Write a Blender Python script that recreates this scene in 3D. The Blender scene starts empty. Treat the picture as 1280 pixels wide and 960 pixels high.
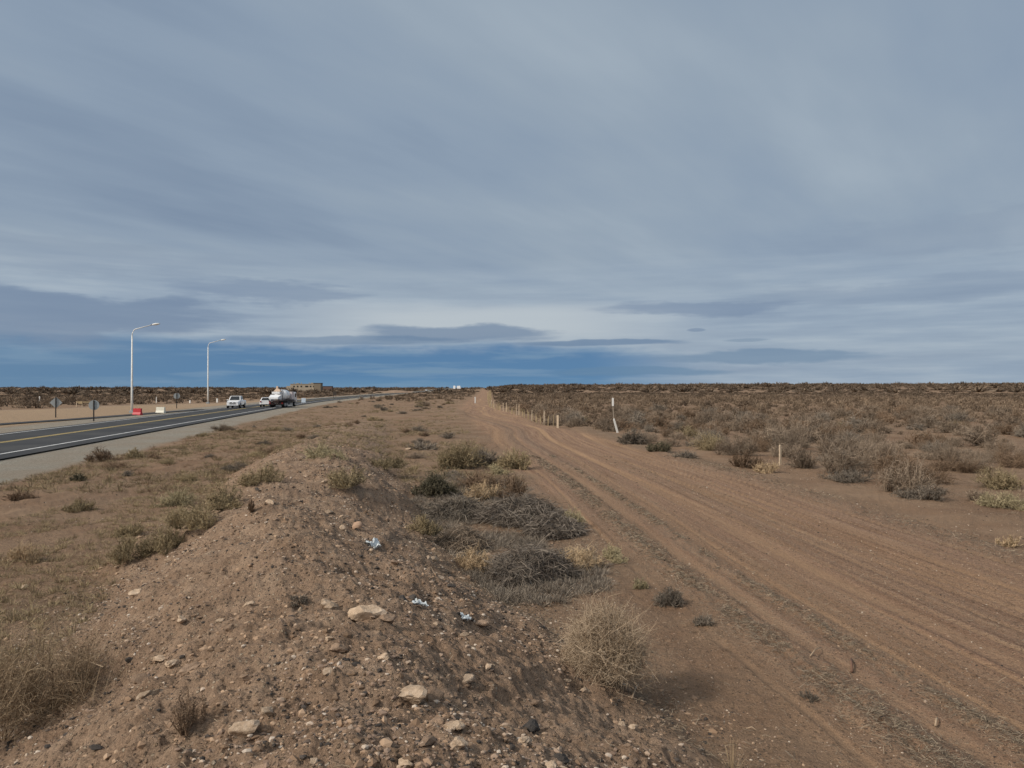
import bpy, math, random
import numpy as np
random.seed(7)
SC = bpy.context.scene
COL = SC.collection
R_ = math.radians
F, HEYE, YH = 960.0, 3.0, 485.0          # focal length in photo pixels, eye height, horizon row

# ------------------------------------------------------------------ noise
def _h(ix, iy, s):
    a = (ix.astype(np.int64) * 374761393 + iy.astype(np.int64) * 668265263 + s * 1274126177) & 0xffffffff
    a = ((a ^ (a >> 13)) * 1274126177) & 0xffffffff
    a = ((a ^ (a >> 15)) * 2246822519) & 0xffffffff
    return ((a ^ (a >> 16)) & 0xffffff) / float(0xffffff)
def vn(x, y, s=0):
    x = np.asarray(x, float); y = np.asarray(y, float)
    ix = np.floor(x); iy = np.floor(y); fx = x - ix; fy = y - iy
    fx = fx * fx * (3 - 2 * fx); fy = fy * fy * (3 - 2 * fy)
    a = _h(ix, iy, s); b = _h(ix + 1, iy, s); c = _h(ix, iy + 1, s); d = _h(ix + 1, iy + 1, s)
    return (a + (b - a) * fx) * (1 - fy) + (c + (d - c) * fx) * fy - 0.5
def fbm(x, y, o=4, s=0, g=0.5):
    t = 0; a = 1
    for i in range(o):
        t = t + a * vn(x * 2 ** i + i * 17.3, y * 2 ** i - i * 9.1, s + i); a *= g
    return t
def ss(x, a, b):
    t = np.clip((np.asarray(x, float) - a) / (b - a), 0, 1)
    return t * t * (3 - 2 * t)

# ------------------------------------------------------------------ layout curves (x as a function of y)
def curve(knots, sm=60):
    ky = np.array([k[0] for k in knots], float); kx = np.array([k[1] for k in knots], float)
    ly = np.linspace(math.log(1), math.log(9000), 3000); yy = np.exp(ly) - 1 + ky[0]
    xx = np.interp(yy, ky, kx)
    sl = (kx[-1] - kx[-2]) / (ky[-1] - ky[-2])
    xx = np.where(yy > ky[-1], kx[-1] + sl * (yy - ky[-1]), xx)
    pad = np.pad(xx, sm // 2, mode='edge')
    xs = np.convolve(pad, np.ones(sm) / sm, 'valid')[:3000]
    xs[-sm:] = xx[-sm:]
    s0 = (kx[1] - kx[0]) / (ky[1] - ky[0])
    return lambda q: np.where(np.asarray(q) < ky[0], kx[0] + s0 * (np.asarray(q) - ky[0]), np.interp(q, yy, xs))
Cp = curve([(0, 6.3), (6, 5.8), (8.2, 5.5), (13, 4.95), (18.6, 4.6), (25, 4.1), (36, 3.0), (50, 1.7), (72, -.6), (115, -5), (150, -7), (250, -9.6), (400, -14.6), (600, -21.5), (1000, -35)], 70)
Cr = curve([(-60, -11.8), (0, -21.2), (42, -27.8), (115, -39.4), (160, -45.6), (192, -49), (240, -53), (288, -56), (400, -64), (524, -69), (620, -68), (700, -70), (900, -80), (1300, -105), (2500, -190)], 50)
BX = curve([(-8, 2.0), (0, .35), (3.4, -.5), (7, -1.7), (12, -3.5), (17.5, -4.75), (25, -6.35), (35, -8.3), (50, -10.8), (80, -15)], 40)
def berm_w(y): return np.interp(y, [-5, 3, 7, 12, 17.5, 25, 35, 50], [3.2, 3.15, 3.1, 3.0, 2.9, 2.8, 2.9, 2.9])
def berm_h(y): return np.interp(y, [-30, -10, 0, 7, 12, 17, 25, 30, 40, 60, 75], [0, .95, 1.22, 1.18, 1.08, 1.00, .84, .64, .42, .28, 0])

def base(x, y):
    d = np.hypot(x, y); az = np.degrees(np.arctan2(x, np.maximum(y, 1e-3)))
    amp = np.interp(az, [-40, -12, -3, -1.6, -.3, 3, 40], [2.3, 2.1, 2.2, 3.2, 5.4, 6.3, 6.9])
    start = np.interp(az, [-8, 2], [520, 260])
    t = np.clip((d - start) / (1000 - start), 0, 1)
    z = amp * t * t * (3 - 2 * t)
    z = z * np.where(y > 0, 1, 0)
    return z + .9 * fbm(x * .012, y * .012, 2, 200) * ss(d, 350, 800) * (y > 0)
RUTS = [(-2.35, .30, .045, .0), (-1.5, .22, .035, .0), (4.0, .5, .05, .0)]     # windrows (offset, half width, height)
GROOV = [(-3.3, .16, .018), (-.75, .06, .010), (.0, .22, .022), (.62, .07, .014), (1.15, .10, .010), (1.75, .08, .020), (2.5, .16, .008), (3.1, .08, .014), (5.2, .3, .012), (-1.95, .14, .018)]
NARROW = [(-2.9, -.006, .05, .012), (-.35, .012, .05, .012), (.35, -.010, .045, .012), (.95, .016, .05, .014), (1.4, -.014, .04, .012), (2.0, .010, .05, .012), (2.3, -.02, .05, .014), (2.85, .006, .04, .010), (3.45, -.018, .05, .012), (-1.1, .018, .045, .010), (1.6, .024, .05, .012), (4.7, -.03, .06, .012)]
def pathu(x, y):
    w = 1.0 * np.sin((y - 38) / 11.0) * ss(y, 40, 60) * (1 - ss(y, 110, 150))
    return x - Cp(y), x - Cp(y) - w
def masks(x, y):
    u, uw = pathu(x, y)
    d = np.hypot(x, y)
    nz = fbm(x * .5, y * .35, 3, 40)
    halfr = np.interp(y, [0, 20, 40, 60, 150], [4.6, 4.6, 3.6, 2.4, 2.2])
    halfl = np.interp(y, [0, 6, 30, 60, 150], [2.9, 2.9, 3.6, 3.2, 2.4])
    track = ss(u + nz * 1.0, -halfl - .5, -halfl + .5) * (1 - ss(u + nz * 1.0, halfr - .6, halfr + .5))
    r = x - Cr(y)
    grav = ss(r, -9.5, -8) * (1 - ss(r + .8 * fbm(x * .3, y * .3, 3, 3), 8.2, 9.2))
    sand = (1 - ss(r, -9.5, -8.)) * ss(r + 5 * fbm(x * .03, y * .03, 3, 6), np.interp(y, [60, 100, 150, 250], [-33, -30, -14, -7]) - 2, np.interp(y, [60, 100, 150, 250], [-33, -30, -14, -7]) + 2)
    v = (x - BX(y)) / berm_w(y)
    b = np.clip(1 - np.abs(v) + .15 * fbm(x * 1.5, y * 1.5, 3, 9), 0, 1)
    berm = ss(b, 0.0, .3) * (berm_h(y) > .05)
    return u, uw, track, grav, sand, berm, v, r
def Hgt(x, y, micro=True):
    x = np.asarray(x, float); y = np.asarray(y, float)
    u, uw, track, grav, sand, berm, v, r = masks(x, y)
    z = base(x, y)
    corr = 1 - ss(np.abs(r + 1), 9.5, 12)              # road corridor kept smooth
    vv = np.clip(np.abs(v + .22 * fbm(x * .45, y * .45, 3, 77)) * (1 + .10 * fbm(x * 1.7, y * 1.7, 2, 78)), 0, 1.15)
    pw = np.interp(y, [10, 20, 30], [1.8, 2.6, 2.6]); prof = np.where(vv < 1, (1 - np.clip(vv, 0, 1) ** pw) ** 1.5, 0)
    hh = berm_h(y) * (1 + .14 * fbm(x * .22, y * .22, 2, 5) + .22 * fbm(x * .7, y * .7, 2, 6))
    hh = hh + .10 * np.exp(-((y - 23.5) / 3.0) ** 2 - ((v - .1) / .5) ** 2) * (berm_h(y) > 0)
    z = z + prof * hh
    z = z + (1 - corr) * (1 - track) * (.35 * fbm(x * .045, y * .045, 3, 21) * ss(np.hypot(x, y), 14, 60) + .07 * fbm(x * .4, y * .4, 3, 23) * (1 - sand * .7))
    if micro:
        near = 1 - ss(np.hypot(x, y), 60, 140)
        bm = berm * (berm_h(y) > .2)
        z = z + near * bm * (.13 * fbm(x * 1.3, y * 1.3, 3, 30) + .075 * fbm(x * 5, y * 5, 4, 33, .6) + .05 * np.maximum(vn(x * 14, y * 14, 36), 0) + .02 * vn(x * 30, y * 30, 37))
        z = z + near * (1 - bm) * (1 - grav) * (1 - track) * (.04 * fbm(x * 1.4, y * 1.4, 4, 44) + .026 * fbm(x * 9, y * 9, 3, 46))
        far = 1 - ss(y, 160, 260)
        wr = 0
        for (o, hw, h) in [q[:3] for q in RUTS]:
            q = (uw - o + .06 * vn(y * .9, x * 0, 50)) / hw
            wr = wr + h * np.exp(-q * q) * (1 + 1.6 * fbm(x * 7, y * 5, 2, 55))
        for i, (o, hw, dp) in enumerate(GROOV):
            wv = .12 * vn(y * .25, 0 * y + i, 60) + .03 * vn(y * 1.3, 0 * y + i, 61)
            q = (uw - o + wv) / hw
            wr = wr - dp * np.exp(-q ** 4) + dp * .5 * np.exp(-((np.abs(q) - 1.35) / .4) ** 2)
        for i, (o, sl_, hw, dp) in enumerate(NARROW):
            q = (uw - o - sl_ * (y - 12) + .15 * vn(y * .12, 0 * y + i, 160)) / hw
            wr = wr - 1.7 * dp * np.exp(-q ** 4) + dp * 1.1 * np.exp(-((np.abs(q) - 1.7) / .5) ** 2)
        str_ = .010 * fbm(uw * 5.5, y * .16, 3, 66) + .014 * fbm(uw * 18, y * .7, 3, 68)
        z = z + (wr + str_) * track * far + wr * .5 * (1 - track) * far * ss(u, -4, -2.2) * (1 - ss(u, 5, 6.2))
        z = z + track * near * (.010 * fbm(x * 9, y * 9, 3, 70, .7) + .010 * np.maximum(vn(x * 26, y * 26, 72) - .12, 0))
        # tyre tracks beside the road, left of the berm
        for i, xo in enumerate((-11.9, -13.5, -12.4)):
            q = (x - xo - .5 * vn(y * .08, 0 * y + i, 80)) / .22
            z = z - .05 * np.exp(-q ** 4) * (1 - ss(y, 36, 46)) * ss(y, 5, 9)
    z = z * (1 - corr) + (base(x, y) - .03) * corr
    return z
def gz(x, y): return float(Hgt(np.array([x]), np.array([y]))[0])
def at(px, py):                                       # the spot on the ground seen at a photo pixel
    t = np.linspace(2.0, 40, 1500)
    if py < 545: t = np.concatenate([t, np.linspace(40, 1200, 6000)])
    X = (px - 640) / F * t; Z = HEYE - (py - YH) / F * t
    g = Hgt(X, t); k = np.argmax(Z <= g)
    if Z[k] > g[k]: k = len(t) - 1
    return float(X[k]), float(t[k]), float(g[k])

# ------------------------------------------------------------------ materials
def newmat(name):
    m = bpy.data.materials.new(name); m.use_nodes = True
    nt = m.node_tree; b = nt.nodes['Principled BSDF']
    b.inputs['Specular IOR Level'].default_value = .3
    return m, nt, b
def N(nt, t, **kw):
    n = nt.nodes.new(t)
    for k, v in kw.items(): setattr(n, k, v)
    return n
def noise(nt, vec, scale, detail=4, rough=.6):
    n = N(nt, 'ShaderNodeTexNoise'); n.inputs['Scale'].default_value = scale
    n.inputs['Detail'].default_value = detail; n.inputs['Roughness'].default_value = rough
    nt.links.new(vec, n.inputs['Vector']); return n.outputs['Fac']
def ramp(nt, fac, stops):
    r = N(nt, 'ShaderNodeValToRGB'); e = r.color_ramp.elements
    for i, (p, c) in enumerate(stops):
        if i > 1: e.new(p)
        e[i].position = p; e[i].color = (c if len(c) == 4 else (*c, 1)) if hasattr(c, '__len__') else (c, c, c, 1)
    nt.links.new(fac, r.inputs['Fac']); return r.outputs['Color']
def mix(nt, f, a, b, mode='MIX'):
    m = N(nt, 'ShaderNodeMix', data_type='RGBA', blend_type=mode)
    for s, v in ((m.inputs[0], f), (m.inputs[6], a), (m.inputs[7], b)):
        if isinstance(v, (int, float)): s.default_value = v
        elif isinstance(v, tuple): s.default_value = (*v, 1)
        else: nt.links.new(v, s)
    return m.outputs[2]
def mth(nt, op, a, b=0.0, clamp=False):
    m = N(nt, 'ShaderNodeMath', operation=op, use_clamp=clamp)
    for s, v in ((m.inputs[0], a), (m.inputs[1], b)):
        if isinstance(v, (int, float)): s.default_value = v
        else: nt.links.new(v, s)
    return m.outputs[0]
def simple(name, col, rough=.6, metal=0.0, var=.12, scale=6, coat=0):
    m, nt, b = newmat(name)
    tc = N(nt, 'ShaderNodeTexCoord').outputs['Object']
    f = noise(nt, tc, scale)
    lo = tuple(c * (1 - var) for c in col); hi = tuple(min(1, c * (1 + var)) for c in col)
    nt.links.new(ramp(nt, f, [(.3, lo), (.7, hi)]), b.inputs['Base Color'])
    b.inputs['Roughness'].default_value = rough; b.inputs['Metallic'].default_value = metal
    b.inputs['Coat Weight'].default_value = coat
    return m
def plantmat(name, c1, c2, rough=.85):
    m, nt, b = newmat(name)
    at_ = N(nt, 'ShaderNodeAttribute', attribute_name='tone').outputs['Color']
    sp = N(nt, 'ShaderNodeSeparateColor'); nt.links.new(at_, sp.inputs[0])
    col = mix(nt, sp.outputs[0], c1, c2)
    oi = N(nt, 'ShaderNodeObjectInfo').outputs['Random']
    g = mth(nt, 'MULTIPLY_ADD', oi, .45); nt.nodes[-1].inputs[2].default_value = .78
    col = mix(nt, 1.0, col, g, 'MULTIPLY')
    nt.links.new(col, b.inputs['Base Color']); b.inputs['Roughness'].default_value = rough
    b.inputs['Specular IOR Level'].default_value = .12
    return m

def ground_material():
    m, nt, b = newmat('desert_soil'); L = nt.links
    pos = N(nt, 'ShaderNodeNewGeometry').outputs['Position']
    ma = N(nt, 'ShaderNodeAttribute', attribute_name='maska'); sa = N(nt, 'ShaderNodeSeparateColor'); L.new(ma.outputs['Color'], sa.inputs[0])
    mb = N(nt, 'ShaderNodeAttribute', attribute_name='maskb'); sb = N(nt, 'ShaderNodeSeparateColor'); L.new(mb.outputs['Color'], sb.inputs[0])
    track, grav, berm = sa.outputs; litter, sand, smooth = sb.outputs
    pc = N(nt, 'ShaderNodeAttribute', attribute_name='pathco').outputs['Vector']
    n1 = noise(nt, pos, .35, 6, .6); n2 = noise(nt, pos, 2.3, 6, .65); n3 = noise(nt, pos, 14, 5, .7); n4 = noise(nt, pos, 70, 4, .75)
    soil = ramp(nt, n1, [(.3, (.245, .152, .100)), (.5, (.300, .202, .137)), (.72, (.360, .255, .178))])
    soil = mix(nt, mth(nt, 'MULTIPLY', ramp(nt, n2, [(.42, 0.0), (.7, 1.0)]), .40), soil, (.215, .148, .107))
    # dirt track: reddish, streaked along the direction of travel
    mp = N(nt, 'ShaderNodeMapping'); mp.inputs['Scale'].default_value = (5.5, .16, 1); L.new(pc, mp.inputs['Vector'])
    st = noise(nt, mp.outputs[0], 1.0, 7, .68)
    mp2 = N(nt, 'ShaderNodeMapping'); mp2.inputs['Scale'].default_value = (.75, .035, 1); L.new(pc, mp2.inputs['Vector'])
    st2 = noise(nt, mp2.outputs[0], 1.0, 4, .6)
    tr = ramp(nt, st, [(.34, (.215, .132, .090)), (.46, (.290, .186, .132)), (.58, (.340, .225, .158)), (.70, (.430, .300, .205))])
    tr = mix(nt, ramp(nt, st2, [(.42, 0.0), (.66, .6)]), tr, (.350, .225, .138))
    tr = mix(nt, smooth, tr, (.400, .262, .165))
    col = mix(nt, track, soil, tr)
    bm = ramp(nt, n2, [(.3, (.235, .158, .110)), (.5, (.330, .230, .165)), (.72, (.420, .305, .225))])
    col = mix(nt, berm, col, bm)
    # small stones and crumbs
    vo = N(nt, 'ShaderNodeTexVoronoi'); vo.inputs['Scale'].default_value = 30; vo.inputs['Randomness'].default_value = 1; L.new(pos, vo.inputs['Vector'])
    vs = N(nt, 'ShaderNodeSeparateColor'); L.new(vo.outputs['Color'], vs.inputs[0])
    inside = ramp(nt, vo.outputs['Distance'], [(.28, 1.0), (.40, 0.0)])
    pick = ramp(nt, vs.outputs[0], [(.50, 0.0), (.52, 1.0)])
    sc = ramp(nt, vs.outputs[1], [(.0, (.07, .058, .05)), (.3, (.16, .12, .09)), (.55, (.36, .26, .18)), (.85, (.50, .39, .29)), (1.0, (.58, .5, .4))])
    amt = mth(nt, 'MULTIPLY', mth(nt, 'MULTIPLY', inside, pick), mth(nt, 'ADD', mth(nt, 'MULTIPLY', berm, .75), mth(nt, 'MULTIPLY', mth(nt, 'SUBTRACT', 1.0, berm), .55)))
    amt = mth(nt, 'MULTIPLY', amt, mth(nt, 'SUBTRACT', 1.0, smooth), True)
    col = mix(nt, amt, col, sc)
    # grey gravel verge, pale bare sand, grey litter
    gr = ramp(nt, n3, [(.3, (.25, .225, .19)), (.55, (.34, .315, .275)), (.75, (.43, .40, .35))])
    gr = mix(nt, ramp(nt, n1, [(.4, 0.0), (.7, .5)]), gr, (.30, .225, .165))
    gr2 = mix(nt, sand, gr, (.40, .29, .20))
    col = mix(nt, mth(nt, 'MAXIMUM', grav, sand), col, gr2)
    lt = mth(nt, 'MULTIPLY', litter, ramp(nt, n3, [(.42, .0), (.62, .9)]), True)
    ltc = ramp(nt, n4, [(.3, (.07, .06, .05)), (.5, (.17, .145, .115)), (.7, (.31, .26, .2))])
    col = mix(nt, mth(nt, 'MULTIPLY', lt, .85), col, ltc)
    # fine contrast
    fine = ramp(nt, n4, [(.30, .34), (.41, .86), (.56, 1.06), (.70, 1.6)])
    col = mix(nt, mth(nt, 'SUBTRACT', 1.0, mth(nt, 'MULTIPLY', smooth, .6)), col, fine, 'MULTIPLY')
    med = ramp(nt, n3, [(.30, .62), (.45, .95), (.6, 1.05), (.75, 1.25)])
    col = mix(nt, mth(nt, 'SUBTRACT', .9, mth(nt, 'MULTIPLY', smooth, .5)), col, med, 'MULTIPLY')
    vs2 = N(nt, 'ShaderNodeTexVoronoi'); vs2.inputs['Scale'].default_value = 17; L.new(pos, vs2.inputs['Vector'])
    vp = N(nt, 'ShaderNodeSeparateColor'); L.new(vs2.outputs['Color'], vp.inputs[0])
    dk = mth(nt, 'MULTIPLY', ramp(nt, vs2.outputs['Distance'], [(.16, 1.0), (.30, 0.0)]), ramp(nt, vp.outputs[0], [(.66, 0.0), (.68, .75)]))
    dk = mth(nt, 'MULTIPLY', dk, mth(nt, 'SUBTRACT', 1.0, mth(nt, 'MAXIMUM', smooth, mth(nt, 'MAXIMUM', grav, sand))), True)
    col = mix(nt, dk, col, (.085, .062, .047))
    col = mix(nt, 1.0, col, mix(nt, track, (.93, .91, .86), (.98, .95, .90)), 'MULTIPLY')
    L.new(col, b.inputs['Base Color']); b.inputs['Roughness'].default_value = .95
    b.inputs['Specular IOR Level'].default_value = .1
    hgt = mth(nt, 'ADD', mth(nt, 'MULTIPLY', n3, .7), mth(nt, 'MULTIPLY', n4, .35))
    hgt = mth(nt, 'ADD', hgt, mth(nt, 'MULTIPLY', amt, .5))
    bu = N(nt, 'ShaderNodeBump'); bu.inputs['Strength'].default_value = 1.0; bu.inputs['Distance'].default_value = .06
    L.new(hgt, bu.inputs['Height']); L.new(bu.outputs[0], b.inputs['Normal'])
    return m

# ------------------------------------------------------------------ mesh helpers
def mesh_np(name, V, quads=None, tris=None, smooth=False):
    me = bpy.data.meshes.new(name); V = np.asarray(V, np.float32)
    nq = 0 if quads is None else len(quads); ntr = 0 if tris is None else len(tris)
    me.vertices.add(len(V)); me.vertices.foreach_set('co', V.ravel())
    lp = []; st = []; tot = []
    if nq: lp.append(np.asarray(quads).ravel()); st.append(np.arange(nq) * 4); tot.append(np.full(nq, 4))
    if ntr: lp.append(np.asarray(tris).ravel()); st.append(nq * 4 + np.arange(ntr) * 3); tot.append(np.full(ntr, 3))
    lp = np.concatenate(lp).astype(np.int32)
    me.loops.add(len(lp)); me.loops.foreach_set('vertex_index', lp)
    me.polygons.add(nq + ntr); me.polygons.foreach_set('loop_start', np.concatenate(st).astype(np.int32))
    me.polygons.foreach_set('loop_total', np.concatenate(tot).astype(np.int32))
    me.polygons.foreach_set('use_smooth', np.full(nq + ntr, smooth))
    me.update(calc_edges=True)
    return me
def fcol(me, name, arr):
    a = me.attributes.new(name, 'FLOAT_COLOR', 'POINT'); arr = np.asarray(arr, np.float32)
    if arr.shape[1] == 3: arr = np.hstack([arr, np.ones((len(arr), 1), np.float32)])
    a.data.foreach_set('color', arr.ravel())
def link(name, me, mat=None, parent=None, loc=None):
    o = bpy.data.objects.new(name, me); COL.objects.link(o)
    if mat is not None and not me.materials: me.materials.append(mat)
    if parent is not None: o.parent = parent
    if loc is not None: o.location = loc
    return o
def tag(o, label=None, cat=None, group=None, kind=None):
    if label: o['label'] = label
    if cat: o['category'] = cat
    if group: o['group'] = group
    if kind: o['kind'] = kind
    return o
def empty(name, loc, rz=0, label=None, cat=None, group=None):
    o = bpy.data.objects.new(name, None); COL.objects.link(o); o.location = loc; o.rotation_euler = (0, 0, rz)
    return tag(o, label, cat, group)
class MB:
    def __init__(s): s.v = []; s.f = []
    def add(s, vs, fs):
        k = len(s.v); s.v += [tuple(p) for p in vs]; s.f += [tuple(i + k for i in f) for f in fs]; return s
    def box(s, c, d, tx=1, ty=1):
        x, y, z = c; a, b, h = d[0] / 2, d[1] / 2, d[2] / 2
        return s.add([(x - a, y - b, z - h), (x + a, y - b, z - h), (x + a, y + b, z - h), (x - a, y + b, z - h),
                      (x - a * tx, y - b * ty, z + h), (x + a * tx, y - b * ty, z + h), (x + a * tx, y + b * ty, z + h), (x - a * tx, y + b * ty, z + h)],
                     [(3, 2, 1, 0), (4, 5, 6, 7), (0, 1, 5, 4), (1, 2, 6, 5), (2, 3, 7, 6), (3, 0, 4, 7)])
    def loft(s, secs, cap=True):
        n = len(secs[0]); k = len(s.v)
        vs = [p for q in secs for p in q]; fs = []
        for i in range(len(secs) - 1):
            for j in range(n):
                a = i * n + j; b = i * n + (j + 1) % n
                fs.append((a, b, b + n, a + n))
        if cap: fs.append(tuple(range(n))[::-1]); fs.append(tuple((len(secs) - 1) * n + i for i in range(n)))
        return s.add(vs, fs)
    def tube(s, pts, rad, n=10):
        secs = []; P = [np.array(p, float) for p in pts]
        if not hasattr(rad, '__len__'): rad = [rad] * len(P)
        for i, p in enumerate(P):
            t = P[min(i + 1, len(P) - 1)] - P[max(i - 1, 0)]; t /= np.linalg.norm(t)
            u = np.cross(t, (0, 0, 1.0) if abs(t[2]) < .9 else (1.0, 0, 0)); u /= np.linalg.norm(u); w = np.cross(u, t)
            secs.append([tuple(p + rad[i] * (math.cos(a) * u + math.sin(a) * w)) for a in [2 * math.pi * q / n for q in range(n)]])
        return s.loft(secs)
    def panel(s, q, inset=.06, off=.012):
        q = [np.array(p, float) for p in q]; c = sum(q) / len(q)
        nrm = np.cross(q[1] - q[0], q[2] - q[0]); nrm /= np.linalg.norm(nrm)
        ins = [p + (c - p) * inset for p in q]
        return s.loft([[tuple(p - nrm * off) for p in ins], [tuple(p + nrm * off) for p in ins]])
    def build(s, name, mat, parent=None, bevel=0, smooth=False, loc=None):
        me = bpy.data.meshes.new(name); me.from_pydata(s.v, [], s.f); me.update()
        import bmesh
        bm = bmesh.new(); bm.from_mesh(me); bmesh.ops.recalc_face_normals(bm, faces=bm.faces)
        if bevel: bmesh.ops.bevel(bm, geom=list(bm.edges), offset=bevel, segments=2, profile=.6, affect='EDGES', clamp_overlap=True)
        bm.to_mesh(me); bm.free()
        if smooth:
            for p in me.polygons: p.use_smooth = True
        return link(name, me, mat, parent, loc)

# ------------------------------------------------------------------ ground sheet
def build_ground():
    rows = [.35]
    while rows[-1] < 9000:
        d = rows[-1]; rows.append(d + max(.018, min(1.5 * d * d / 2300., .016 * d)))
    rows = np.array(rows)
    ang = np.concatenate([np.arange(-180, -39, 3.0), np.arange(-39, 39, .105), np.arange(39, 180, 3.0)])
    A = np.radians(ang); nA = len(A); nR = len(rows)
    D, T = np.meshgrid(rows, A, indexing='ij')
    X = (D * np.sin(T)).ravel(); Y = (D * np.cos(T)).ravel()
    Z = Hgt(X, Y)
    V = np.stack([X, Y, Z], 1); V = np.vstack([V, [[0, 0, gz(0, 0.01)]]])
    i, j = np.meshgrid(np.arange(nR - 1), np.arange(nA), indexing='ij'); j2 = (j + 1) % nA
    q = np.stack([i * nA + j, (i + 1) * nA + j, (i + 1) * nA + j2, i * nA + j2], -1).reshape(-1, 4)[:, ::-1]
    c = len(V) - 1; jj = np.arange(nA); t = np.stack([np.full(nA, c), (jj + 1) % nA, jj], 1)
    me = mesh_np('ground', V, q, t, True)
    x, y = V[:, 0], V[:, 1]
    u, uw, track, grav, sand, berm, v, r = masks(x, y)
    lit = np.zeros_like(x)
    for (o, hw, h) in [q[:3] for q in RUTS]: lit += np.exp(-((uw - o) / (hw * 1.3)) ** 2) * (1 - ss(y, 60, 120)) * .9
    lit += .35 * np.exp(-((u - .9) / .55) ** 2) * (1 - ss(y, 25, 40)) + .3 * np.exp(-((u + .8) / .3) ** 2) * (1 - ss(y, 25, 40))
    lit += .6 * np.exp(-((v - .98) / .09) ** 2) * (y < 26)                           # grey litter at the foot of the berm
    lit += .55 * np.exp(-(((x - 0) / 1.9) ** 2 + ((y - 14.5) / 3.6) ** 2))
    scr = ss(u, 6, 8.5); lit += scr * .30 * ss(fbm(x * .5, y * .5, 3, 90), -.1, .25)
    lit += (1 - ss(u, -4, -3)) * (1 - grav) * (1 - sand) * (1 - berm) * .42 * ss(fbm(x * .35, y * .22, 4, 93), -.05, .25)
    sm = np.zeros_like(x)
    for i, (o, hw, dp) in enumerate(GROOV):
        wv = .12 * vn(y * .25, 0 * y + i, 60) + .03 * vn(y * 1.3, 0 * y + i, 61)
        k = {0: .5, 2: 1.0, 9: .6, 8: .6, 6: .5}.get(i, .25) * (.6 + 1.2 * vn(y * .15, 0 * y + i, 62))
        sm += k * np.exp(-((uw - o + wv) / (hw * .75)) ** 4)
    sm += .75 * np.exp(-((u - 5.6) / .8) ** 2) * (1 - ss(y, 60, 90)) + .35 * np.exp(-((u + 4.2) / 1.3) ** 2) * (y < 14)
    for i, (o, sl_, hw, dp) in enumerate(NARROW): sm += .65 * np.exp(-((uw - o - sl_ * (y - 12) + .15 * vn(y * .12, 0 * y + i, 160)) / hw) ** 4)
    for i, xo in enumerate((-11.9, -13.5, -12.4, -14.3)):
        sm += 1.3 * np.exp(-((x - xo - .5 * vn(y * .08, 0 * y + i, 80)) / .3) ** 4) * (1 - ss(y, 36, 46))
    farside = 1 - ss(y, 200, 320)
    fcol(me, 'maska', np.stack([track, grav, np.clip(berm, 0, 1)], 1))
    fcol(me, 'maskb', np.stack([np.clip(lit, 0, 1) * (1 - grav), sand, np.clip(sm, 0, 1) * farside * (1 - berm)], 1))
    a = me.attributes.new('pathco', 'FLOAT_VECTOR', 'POINT')
    a.data.foreach_set('vector', np.stack([uw, y, 0 * y], 1).astype(np.float32).ravel())
    o = link('ground', me, ground_material()); tag(o, kind='structure')
build_ground()

# ------------------------------------------------------------------ road
def ribbon(cfun, o0, o1, y0, y1, lift, step=2.5, dash=None):
    ys = []; y = y0
    while y < y1: ys.append(y); y += step * max(1, y / 150)
    ys = np.array(ys); xc = cfun(ys); sl = np.gradient(xc, ys); nx = 1 / np.sqrt(1 + sl ** 2); ny = -sl * nx
    def pt(o): X = xc + nx * o; Y = ys + ny * o; return np.stack([X, Y, base(X, Y) + lift], 1)
    n = 2; cols = [pt(o0 + (o1 - o0) * k / n) for k in range(n + 1)]
    V = np.stack(cols, 1).reshape(-1, 3); m = len(ys); q = []
    i, k = np.meshgrid(np.arange(m - 1), np.arange(n), indexing='ij')
    q = np.stack([i * (n + 1) + k, i * (n + 1) + k + 1, (i + 1) * (n + 1) + k + 1, (i + 1) * (n + 1) + k], -1).reshape(-1, 4)
    if dash: q = q[[z for z in range(len(q)) if (int(ys[z // n] / dash[0]) % dash[1]) == 0]]
    return V, q
def asphalt():
    m, nt, b = newmat('asphalt'); L = nt.links
    pos = N(nt, 'ShaderNodeNewGeometry').outputs['Position']
    n1 = noise(nt, pos, .25, 5); n2 = noise(nt, pos, 30, 3, .7)
    c = ramp(nt, n1, [(.3, (.028, .028, .030)), (.5, (.040, .040, .041)), (.7, (.062, .060, .058))])
    c = mix(nt, .5, c, ramp(nt, n2, [(.3, .75), (.7, 1.25)]), 'MULTIPLY')
    L.new(c, b.inputs['Base Color']); b.inputs['Roughness'].default_value = .85
    return m
M = {}
M['asphalt'] = asphalt()
M['white_line'] = simple('white_line', (.72, .72, .70), .7, var=.2, scale=1.5)
M['yellow_line'] = simple('yellow_line', (.56, .42, .16), .7, var=.2, scale=1.5)
V, q = ribbon(Cr, -4.25, 4.85, -60, 2400, .04); road = tag(link('road', mesh_np('road', V, q), M['asphalt']), kind='structure')
for nm, a, b_, mt, ds in (('edge_line', 3.58, 3.73, 'white_line', None), ('edge_line', -3.66, -3.52, 'white_line', None),
                      ('centre_line', -.19, -.06, 'yellow_line', None), ('centre_line', .06, .19, 'yellow_line', None)):
    V, q = ribbon(Cr, a, b_, -60, 2300, .048, 2.5, ds); link(nm, mesh_np(nm, V, q), M[mt], road)
Cs = curve([(20, -36.8), (40, -40), (52, -41.5), (64, -42.4), (75, -42.0), (86, -42.6), (100, -43.1), (112, -43.9)], 30)
V, q = ribbon(Cs, -.9, .9, 20, 109, .03, 2); tag(link('access_lane', mesh_np('access_lane', V, q), M['asphalt']), kind='structure')

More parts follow.
